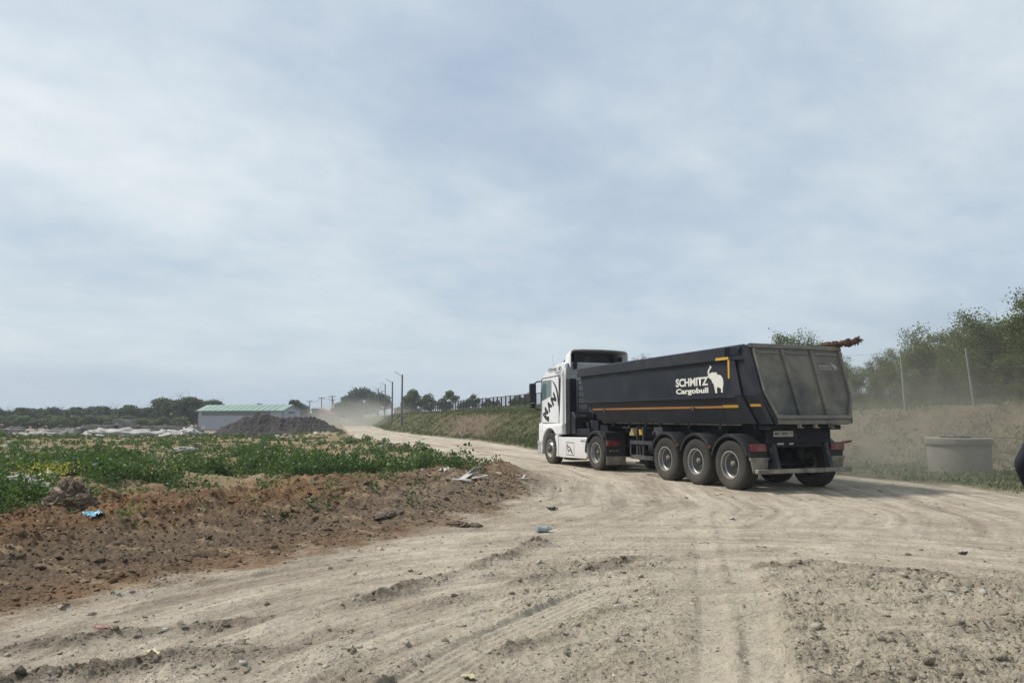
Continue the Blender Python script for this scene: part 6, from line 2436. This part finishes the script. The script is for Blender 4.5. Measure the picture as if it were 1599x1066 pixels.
def build_weeds():
    x, y, r, rng = scatter(30000, 31, -42, 2, 9.5, 100)
    p, D = weed_mask(x, y)
    keep = rng.uniform(0, 1, len(x)) < p * 0.8 + 0.012 * S(D['f'], 1, 3) + 0.10 * S(D['f'], 4, 6) * S(y, 16, 22)
    x, y, r, z = x[keep], y[keep], r[keep], D['z'][keep]
    n = len(x)
    H = rng.uniform(0.10, 0.34, n) * (0.7 + 0.6 * p[keep]) * (1 - 0.35 * S(r, 24, 40))
    tall = rng.uniform(0, 1, n) < 0.03
    H = np.where(tall, H * 1.9, H)
    k = 40
    idx = np.repeat(np.arange(n), k)
    u = rng.uniform(0, 1, n * k)
    rad = (0.10 + 0.45 * H[idx]) * (1.15 - 0.6 * u) * rng.uniform(0.2, 1.0, n * k)
    a = rng.uniform(0, 2 * math.pi, n * k)
    P = np.stack([x[idx] + rad * np.cos(a), y[idx] + rad * np.sin(a), z[idx] + 0.02 + H[idx] * u], 1)
    size = (0.036 + 0.0011 * r[idx]) * rng.uniform(0.6, 1.4, n * k) * (0.7 + 1.5 * H[idx])
    V, F = leaves(P, size, rng, 0.72, (0.15, 0, 0.25))
    o = mesh_np('weeds', V, F, 'weed_leaf')
    tag(o, 'patchy dark green broad-leaved weeds over the soil field', 'weeds', None, 'stuff')
    # thin grass between them, paler
    x, y, r, rng = scatter(90000, 33, -42, 2, 12, 110)
    p, D = weed_mask(x, y)
    n3 = fbm(x * 0.3, y * 0.25, 3, 331)
    q = (0.28 + 0.45 * S(n3, -0.1, 0.4)) * S(D['f'], 2.5, 5) + 0.25 * p
    keep = rng.uniform(0, 1, len(x)) < q
    x, y, r, z = x[keep], y[keep], r[keep], D['z'][keep]
    n = len(x)
    P = np.stack([x, y, z], 1)
    size = (0.045 + 0.0020 * r) * rng.uniform(0.5, 1.3, n)
    V, F = leaves(P, size, rng, 0.22, (0.3, 0, 1.6))
    o = mesh_np('thin_grass', V, F, 'grass_blade')
    tag(o, 'thin yellowish grass between the weeds on the soil field', 'grass', None, 'stuff')
    # yellow flowering patch
    rng = np.random.default_rng(8)
    cx, cy = px_pt(88, D=14.9)
    n = 420
    x = cx + rng.normal(0, 0.27, n)
    y = cy + rng.normal(0, 0.4, n)
    D = terrain(x, y, False)
    P = np.stack([x, y, D['z'] + rng.uniform(0.10, 0.34, n)], 1)
    V, F = leaves(P, 0.045 * rng.uniform(0.6, 1.3, n), rng, 0.8, (0, 0, 0.6))
    o = mesh_np('yellow_flowers', V, F, 'yellow_flower')
    tag(o, 'patch of yellow flowering weeds near the grey rubble', 'flowers', None, 'stuff')
    # leafy weeds at the bank's foot and round the well
    x, y, r, rng = scatter(9000, 37, -14, 40, 13, 70)
    D = terrain(x, y, False)
    b, vg = D['b'], D['vg']
    pn = fbm(x * 0.35, y * 0.35, 3, 341)
    q = S(vg, 0.2, 0.8) * (1 - S(b, 0.6, 3.4)) * S(pn, -0.25, 0.25) * 0.6 + 0.25 * S(b, 0.2, 1) * (1 - S(b, 3, 5)) * (1 - S(x, 2, 7)) * S(pn, 0, 0.3)
    q = q * (1 - D['scar'])
    keep = (rng.uniform(0, 1, len(x)) < q) & (np.hypot(x - 12.25, y - 20.4) > 1.0)
    x, y, r, z = x[keep], y[keep], r[keep], D['z'][keep]
    n = len(x)
    k = 16
    H = rng.uniform(0.06, 0.20, n)
    idx = np.repeat(np.arange(n), k)
    u = rng.uniform(0, 1, n * k)
    rad = (0.06 + 0.5 * H[idx]) * rng.uniform(0.1, 1, n * k)
    a = rng.uniform(0, 6.283, n * k)
    P = np.stack([x[idx] + rad * np.cos(a), y[idx] + rad * np.sin(a), z[idx] + H[idx] * u], 1)
    V, F = leaves(P, (0.03 + 0.0018 * r[idx]) * rng.uniform(0.6, 1.4, n * k), rng, 0.5, (0.2, 0, 0.4))
    o = mesh_np('undergrowth', V, F, 'leaf_mid')
    tag(o, 'leafy undergrowth at the foot of the bank and round the well', 'undergrowth', None, 'stuff')


build_grass()
build_weeds()


def build_litter():
    x, y, r, rng = scatter(9000, 41, -42, 3, 9, 105)
    D = terrain(x, y, False)
    p = S(D['f'], 0.6, 3) * (0.10 + 0.55 * S(y, 40, 75) + 0.10 * (1 - S(y, 10, 16)))
    keep = rng.uniform(0, 1, len(x)) < p
    x, y, r, z = x[keep], y[keep], r[keep], D['z'][keep]
    n = len(x)
    pal = np.array([(0.55, 0.54, 0.50), (0.48, 0.42, 0.30), (0.30, 0.29, 0.27), (0.42, 0.34, 0.24), (0.20, 0.17, 0.14), (0.50, 0.47, 0.40), (0.25, 0.38, 0.46), (0.36, 0.22, 0.17)])
    col = pal[rng.integers(0, len(pal), n)] * rng.uniform(0.7, 1.1, (n, 1))
    s = (0.02 + 0.0026 * r) * rng.uniform(0.4, 1.5, n)
    o = rocks(np.stack([x, y, z + 0.02], 1), s, rng, 0.35, 'soil', 'litter', col)
    tag(o, 'small scattered litter, paper and plastic scraps over the dump field', 'litter', None, 'stuff')
    # small straws and chips over the road
    x, y, r, rng = scatter(5200, 43, -40, 40, 3.6, 24)
    D = terrain(x, y)
    keep = (rng.uniform(0, 1, len(x)) < 0.32 * (0.3 + D['m1'])) & (D['vg'] < 0)
    x, y, r, z = x[keep], y[keep], r[keep], D['z'][keep]
    n = len(x)
    P = np.stack([x, y, z + 0.004], 1)
    a = rng.uniform(0, 6.283, n)
    L = (0.006 + 0.0022 * r) * rng.uniform(0.5, 1.6, n)
    w_ = L * rng.uniform(0.12, 0.5, n)
    d = np.stack([np.cos(a), np.sin(a), rng.normal(0, 0.12, n)], 1)
    e = np.stack([-np.sin(a), np.cos(a), rng.normal(0, 0.15, n)], 1)
    V = np.stack([P - d * L[:, None], P + e * w_[:, None], P + d * L[:, None], P - e * w_[:, None]], 1)
    V[..., 2] = np.maximum(V[..., 2], z[:, None] + 0.002)
    F = np.arange(4 * n).reshape(-1, 4)
    pal = np.array([(0.50, 0.44, 0.34), (0.20, 0.15, 0.10), (0.14, 0.11, 0.08), (0.34, 0.26, 0.17), (0.55, 0.52, 0.46)])
    col = np.repeat(pal[rng.integers(0, len(pal), n)], 4, axis=0)
    o = mesh_np('chips', V.reshape(-1, 3), F, 'soil', None, False, col)
    tag(o, 'tiny wood chips, straws and scraps strewn over the dirt road', 'litter', None, 'stuff')


build_litter()


# ------------------------------------------------------------------ people
def skinned(name, P, E, m, parent, sub=2, root_key=None):
    bm = bmesh.new()
    lay = bm.verts.layers.skin.verify()
    vs = {}
    for k, (co, r) in P.items():
        v = bm.verts.new(co)
        if not hasattr(r, '__len__'):
            r = (r, r)
        v[lay].radius = r
        v[lay].use_root = (k == root_key)
        vs[k] = v
    for a, b in E:
        bm.edges.new((vs[a], vs[b]))
    me = bpy.data.meshes.new(name)
    bm.to_mesh(me)
    bm.free()
    me.materials.append(MATS[m])
    o = bpy.data.objects.new(name, me)
    COL.objects.link(o)
    o.parent = parent
    k = o.modifiers.new('skin', 'SKIN')
    k.use_smooth_shade = True
    s = o.modifiers.new('sub', 'SUBSURF')
    s.levels = s.render_levels = sub
    return o


def person(loc, rz, label, jacket='navy_cloth', trousers='dark_cloth', hat=None, elbow_out=0.13, scale=1.0):
    root = thing('person', label, 'person', loc, rz)
    root.scale = (scale,) * 3
    # x to the person's left, y backwards (faces -y), z up
    P, E = {}, []
    P['pelvis'] = ((0, 0, 0.95), (0.14, 0.10))
    P['waist'] = ((0, 0, 1.10), (0.13, 0.09))
    P['chest'] = ((0, 0.01, 1.30), (0.155, 0.10))
    P['collar'] = ((0, 0.01, 1.44), (0.10, 0.075))
    P['neck'] = ((0, 0.0, 1.51), 0.055)
    P['jaw'] = ((0, -0.02, 1.57), (0.062, 0.075))
    P['face'] = ((0, -0.01, 1.645), (0.078, 0.098))
    P['brow'] = ((0, 0.0, 1.70), (0.076, 0.098))
    P['crown'] = ((0, 0.01, 1.76), (0.045, 0.055))
    P['nose'] = ((0, -0.118, 1.635), 0.013)
    E += [('pelvis', 'waist'), ('waist', 'chest'), ('chest', 'collar'), ('collar', 'neck'), ('neck', 'jaw'), ('jaw', 'face'), ('face', 'brow'), ('brow', 'crown'), ('face', 'nose')]
    J, JE = {}, []
    J['hem'] = ((0, 0, 0.86), (0.185, 0.135))
    J['pelvis'] = ((0, 0, 0.97), (0.185, 0.135))
    J['waist'] = ((0, 0, 1.12), (0.170, 0.125))
    J['chest'] = ((0, 0.01, 1.31), (0.190, 0.135))
    J['collar'] = ((0, 0.01, 1.455), (0.10, 0.085))
    J['neck'] = ((0, 0.01, 1.51), (0.072, 0.070))
    JE += [('hem', 'pelvis'), ('pelvis', 'waist'), ('waist', 'chest'), ('chest', 'collar'), ('collar', 'neck')]
    T, TE = {}, []
    T['pelvis'] = ((0, 0, 0.93), (0.16, 0.12))
    for s, q in ((1, 'l'), (-1, 'r')):
        eo = elbow_out
        sh = (s * 0.185, 0.01, 1.40)
        el = (s * (0.23 + eo), 0.06, 1.11)
        wr = (s * (0.235 + eo * 0.45), -0.06, 0.895)
        P[q + 'sh'] = (sh, 0.055)
        P[q + 'el'] = (el, 0.042)
        P[q + 'wr'] = (wr, 0.028)
        palm = Vector(wr) + Vector((-s * 0.01, -0.015, -0.065))
        P[q + 'palm'] = (tuple(palm), (0.038, 0.020))
        E += [('chest', q + 'sh'), (q + 'sh', q + 'el'), (q + 'el', q + 'wr'), (q + 'wr', q + 'palm')]
        for k, (dy, L) in enumerate(((-0.030, 0.070), (-0.010, 0.080), (0.010, 0.075), (0.029, 0.060))):
            a = palm + Vector((0, dy, -0.035))
            b = a + Vector((-s * 0.006, 0, -L * 0.5))
            c = b + Vector((-s * 0.022, 0, -L * 0.42))
            P[q + 'f%da' % k] = (tuple(a), 0.0095)
            P[q + 'f%db' % k] = (tuple(b), 0.0088)
            P[q + 'f%dc' % k] = (tuple(c), 0.0075)
            E += [(q + 'palm', q + 'f%da' % k), (q + 'f%da' % k, q + 'f%db' % k), (q + 'f%db' % k, q + 'f%dc' % k)]
        a = palm + Vector((-s * 0.012, -0.040, 0.010))
        b = a + Vector((-s * 0.010, -0.016, -0.032))
        c = b + Vector((-s * 0.006, -0.002, -0.026))
        for nm, pt, rr in (('ta', a, 0.012), ('tb', b, 0.0105), ('tc', c, 0.0085)):
            P[q + nm] = (tuple(pt), rr)
        E += [(q + 'palm', q + 'ta'), (q + 'ta', q + 'tb'), (q + 'tb', q + 'tc')]
        hip, kn, an = (s * 0.095, 0, 0.88), (s * 0.115, -0.02, 0.50), (s * 0.125, 0.02, 0.09)
        P[q + 'hip'] = (hip, 0.080)
        P[q + 'kn'] = (kn, 0.055)
        P[q + 'ca'] = ((s * 0.12, 0.015, 0.34), 0.052)
        P[q + 'an'] = (an, 0.035)
        P[q + 'toe'] = ((s * 0.14, -0.13, 0.04), (0.038, 0.025))
        E += [('pelvis', q + 'hip'), (q + 'hip', q + 'kn'), (q + 'kn', q + 'ca'), (q + 'ca', q + 'an'), (q + 'an', q + 'toe')]
        J[q + 'sh'] = (sh, 0.078)
        J[q + 'mid'] = (tuple((Vector(sh) + Vector(el)) / 2), 0.070)
        J[q + 'el'] = (el, 0.064)
        J[q + 'fo'] = (tuple((Vector(el) * 0.45 + Vector(wr) * 0.55)), 0.056)
        J[q + 'wr'] = (wr, 0.044)
        JE += [('chest', q + 'sh'), (q + 'sh', q + 'mid'), (q + 'mid', q + 'el'), (q + 'el', q + 'fo'), (q + 'fo', q + 'wr')]
        T[q + 'hip'] = (hip, 0.105)
        T[q + 'kn'] = (kn, 0.078)
        T[q + 'an'] = ((an[0], an[1], 0.10), 0.072)
        TE += [('pelvis', q + 'hip'), (q + 'hip', q + 'kn'), (q + 'kn', q + 'an')]
    skinned('body', P, E, 'skin', root, 1, 'pelvis')
    skinned('jacket', J, JE, jacket, root, 2, 'waist')
    skinned('trousers', T, TE, trousers, root, 1, 'pelvis')
    for s in (1, -1):
        sh = MB()
        sh.add([(s * 0.09, 0.08, 0), (s * 0.175, 0.08, 0), (s * 0.20, -0.12, 0), (s * 0.165, -0.20, 0), (s * 0.115, -0.20, 0), (s * 0.09, -0.12, 0),
                (s * 0.10, 0.07, 0.11), (s * 0.165, 0.07, 0.11), (s * 0.175, -0.08, 0.075), (s * 0.155, -0.17, 0.045), (s * 0.125, -0.17, 0.045), (s * 0.105, -0.08, 0.075)],
               [(0, 1, 2, 3, 4, 5), (11, 10, 9, 8, 7, 6)] + [(i, (i + 1) % 6, (i + 1) % 6 + 6, i + 6) for i in range(6)])
        sh.build('shoe', 'shoe', root, True, bevel=0.012)
        ey = MB()
        ey.lathe([(-0.004, 0.0), (-0.004, 0.010), (0.004, 0.008), (0.004, 0.0)], (s * 0.032, -0.098, 1.665), 10, 'y', closed=False)
        ey.build('eye', 'eye', root)
        er = MB()
        er.tube([(s * 0.078, 0.01, 1.62), (s * 0.090, 0.02, 1.65), (s * 0.080, 0.02, 1.68)], [0.010, 0.018, 0.010], 8)
        er.build('ear', 'skin', root, True)
    mo = MB()
    mo.box(-0.025, 0.025, -0.106, -0.092, 1.583, 1.592)
    mo.build('mouth', 'lamp_red', root, bevel=0.003)
    V = []
    hr = MB()
    prof = [(0.0, 0.088), (0.02, 0.094), (0.06, 0.086), (0.09, 0.06), (0.105, 0.0)]
    hr.lathe(prof, (0, 0.012, 1.69), 24, 'z', closed=False)
    hr.v = [(x, y * 1.2 + (0.0 if y > 0 else 0.0), z - (0.07 if (y > 0.03 and z < 1.70) else 0)) for x, y, z in hr.v]
    hr.build('cap' if hat else 'hair', hat or 'hair', root, True)
    return root


person((5.19, 7.0, gz(5.19, 7.0)), R(150), 'person in a dark navy jacket standing beside the road in front of the well', elbow_out=0.12)
xx, yy = px_pt(183.5, D=96)
person((xx, yy, gz(xx, yy)), R(20), 'tiny distant person in dark clothes and white cap standing among the rubbish', 'dark_cloth', 'dark_cloth', 'cap_white', 0.03, 0.93)


# ------------------------------------------------------------------ raised dust (real volumes hanging over the road)
def dust_cloud(loc, dims, dens, rz, label, seed, col=(0.68, 0.66, 0.57), nscale=1.6):
    bm = bmesh.new()
    bmesh.ops.create_icosphere(bm, subdivisions=4, radius=1.0)
    me = bpy.data.meshes.new('dust_cloud')
    bm.to_mesh(me)
    bm.free()
    m = bpy.data.materials.new('dust_air')
    m.use_nodes = True
    w = NT(m.node_tree)
    out = w.n('ShaderNodeOutputMaterial')
    tc = w.n('ShaderNodeTexCoord').outputs['Object']
    ln = w.vmath('LENGTH', tc).outputs['Value']
    fall = w.math('POWER', w.math('SUBTRACT', 1.0, ln, clamp=True), 1.3)
    off = w.vmath('ADD', tc, (seed, seed * 2.0, 0)).outputs[0]
    nz = w.noise(off, nscale, 3, 0.55, 0.3)
    nz = w.math('MULTIPLY', w.math('SUBTRACT', nz, 0.28, clamp=True), 4.0)
    d = w.math('MULTIPLY', w.math('MULTIPLY', fall, nz), dens)
    v = w.n('ShaderNodeVolumePrincipled', Density=d)
    v.inputs['Color'].default_value = (*col, 1)
    v.inputs['Anisotropy'].default_value = 0.25
    w.link(v.outputs[0], out.inputs['Volume'])
    me.materials.append(m)
    o = bpy.data.objects.new('dust_cloud', me)
    COL.objects.link(o)
    o.location = loc
    o.scale = dims
    o.rotation_euler = (0, 0, rz)
    tag(o, label, 'dust', None, 'stuff')
    return o


dust_cloud((11.2, 19.8, 0.4), (6.5, 5.0, 3.4), 0.12, R(-20), 'thin tan dust hanging behind the trailer and over the concrete well', 2.0)
dust_cloud((8.4, 17.6, 0.1), (3.0, 2.4, 1.5), 0.24, R(-20), 'low dust whirled up by the rear wheels of the trailer', 5.0)
dust_cloud((15.0, 26.0, 2.0), (8.0, 5.0, 4.5), 0.07, 0, 'faint dust drifting in front of the thicket', 9.0)
dust_cloud((-29.0, 138.0, 0.0), (13.5, 55.0, 5.5), 0.055, R(14), 'dust raised along the far end of the dirt road', 3.0, nscale=1.3)


# ------------------------------------------------------------------ thin haze over the whole place
hz = MB()
hz.box(-330, 330, -60, 420, -4.0, 14.0)
m = bpy.data.materials.new('haze_air')
m.use_nodes = True
w = NT(m.node_tree)
out = w.n('ShaderNodeOutputMaterial')
v = w.n('ShaderNodeVolumePrincipled', Density=0.0006)
v.inputs['Color'].default_value = (0.88, 0.92, 1.0, 1)
w.link(v.outputs[0], out.inputs['Volume'])
tag(hz.build('haze', m), 'thin pale haze over the whole site', 'haze', None, 'stuff')

for o in bpy.data.objects:
    if o.get('category') and not o.get('kind'):
        o['kind'] = 'thing'
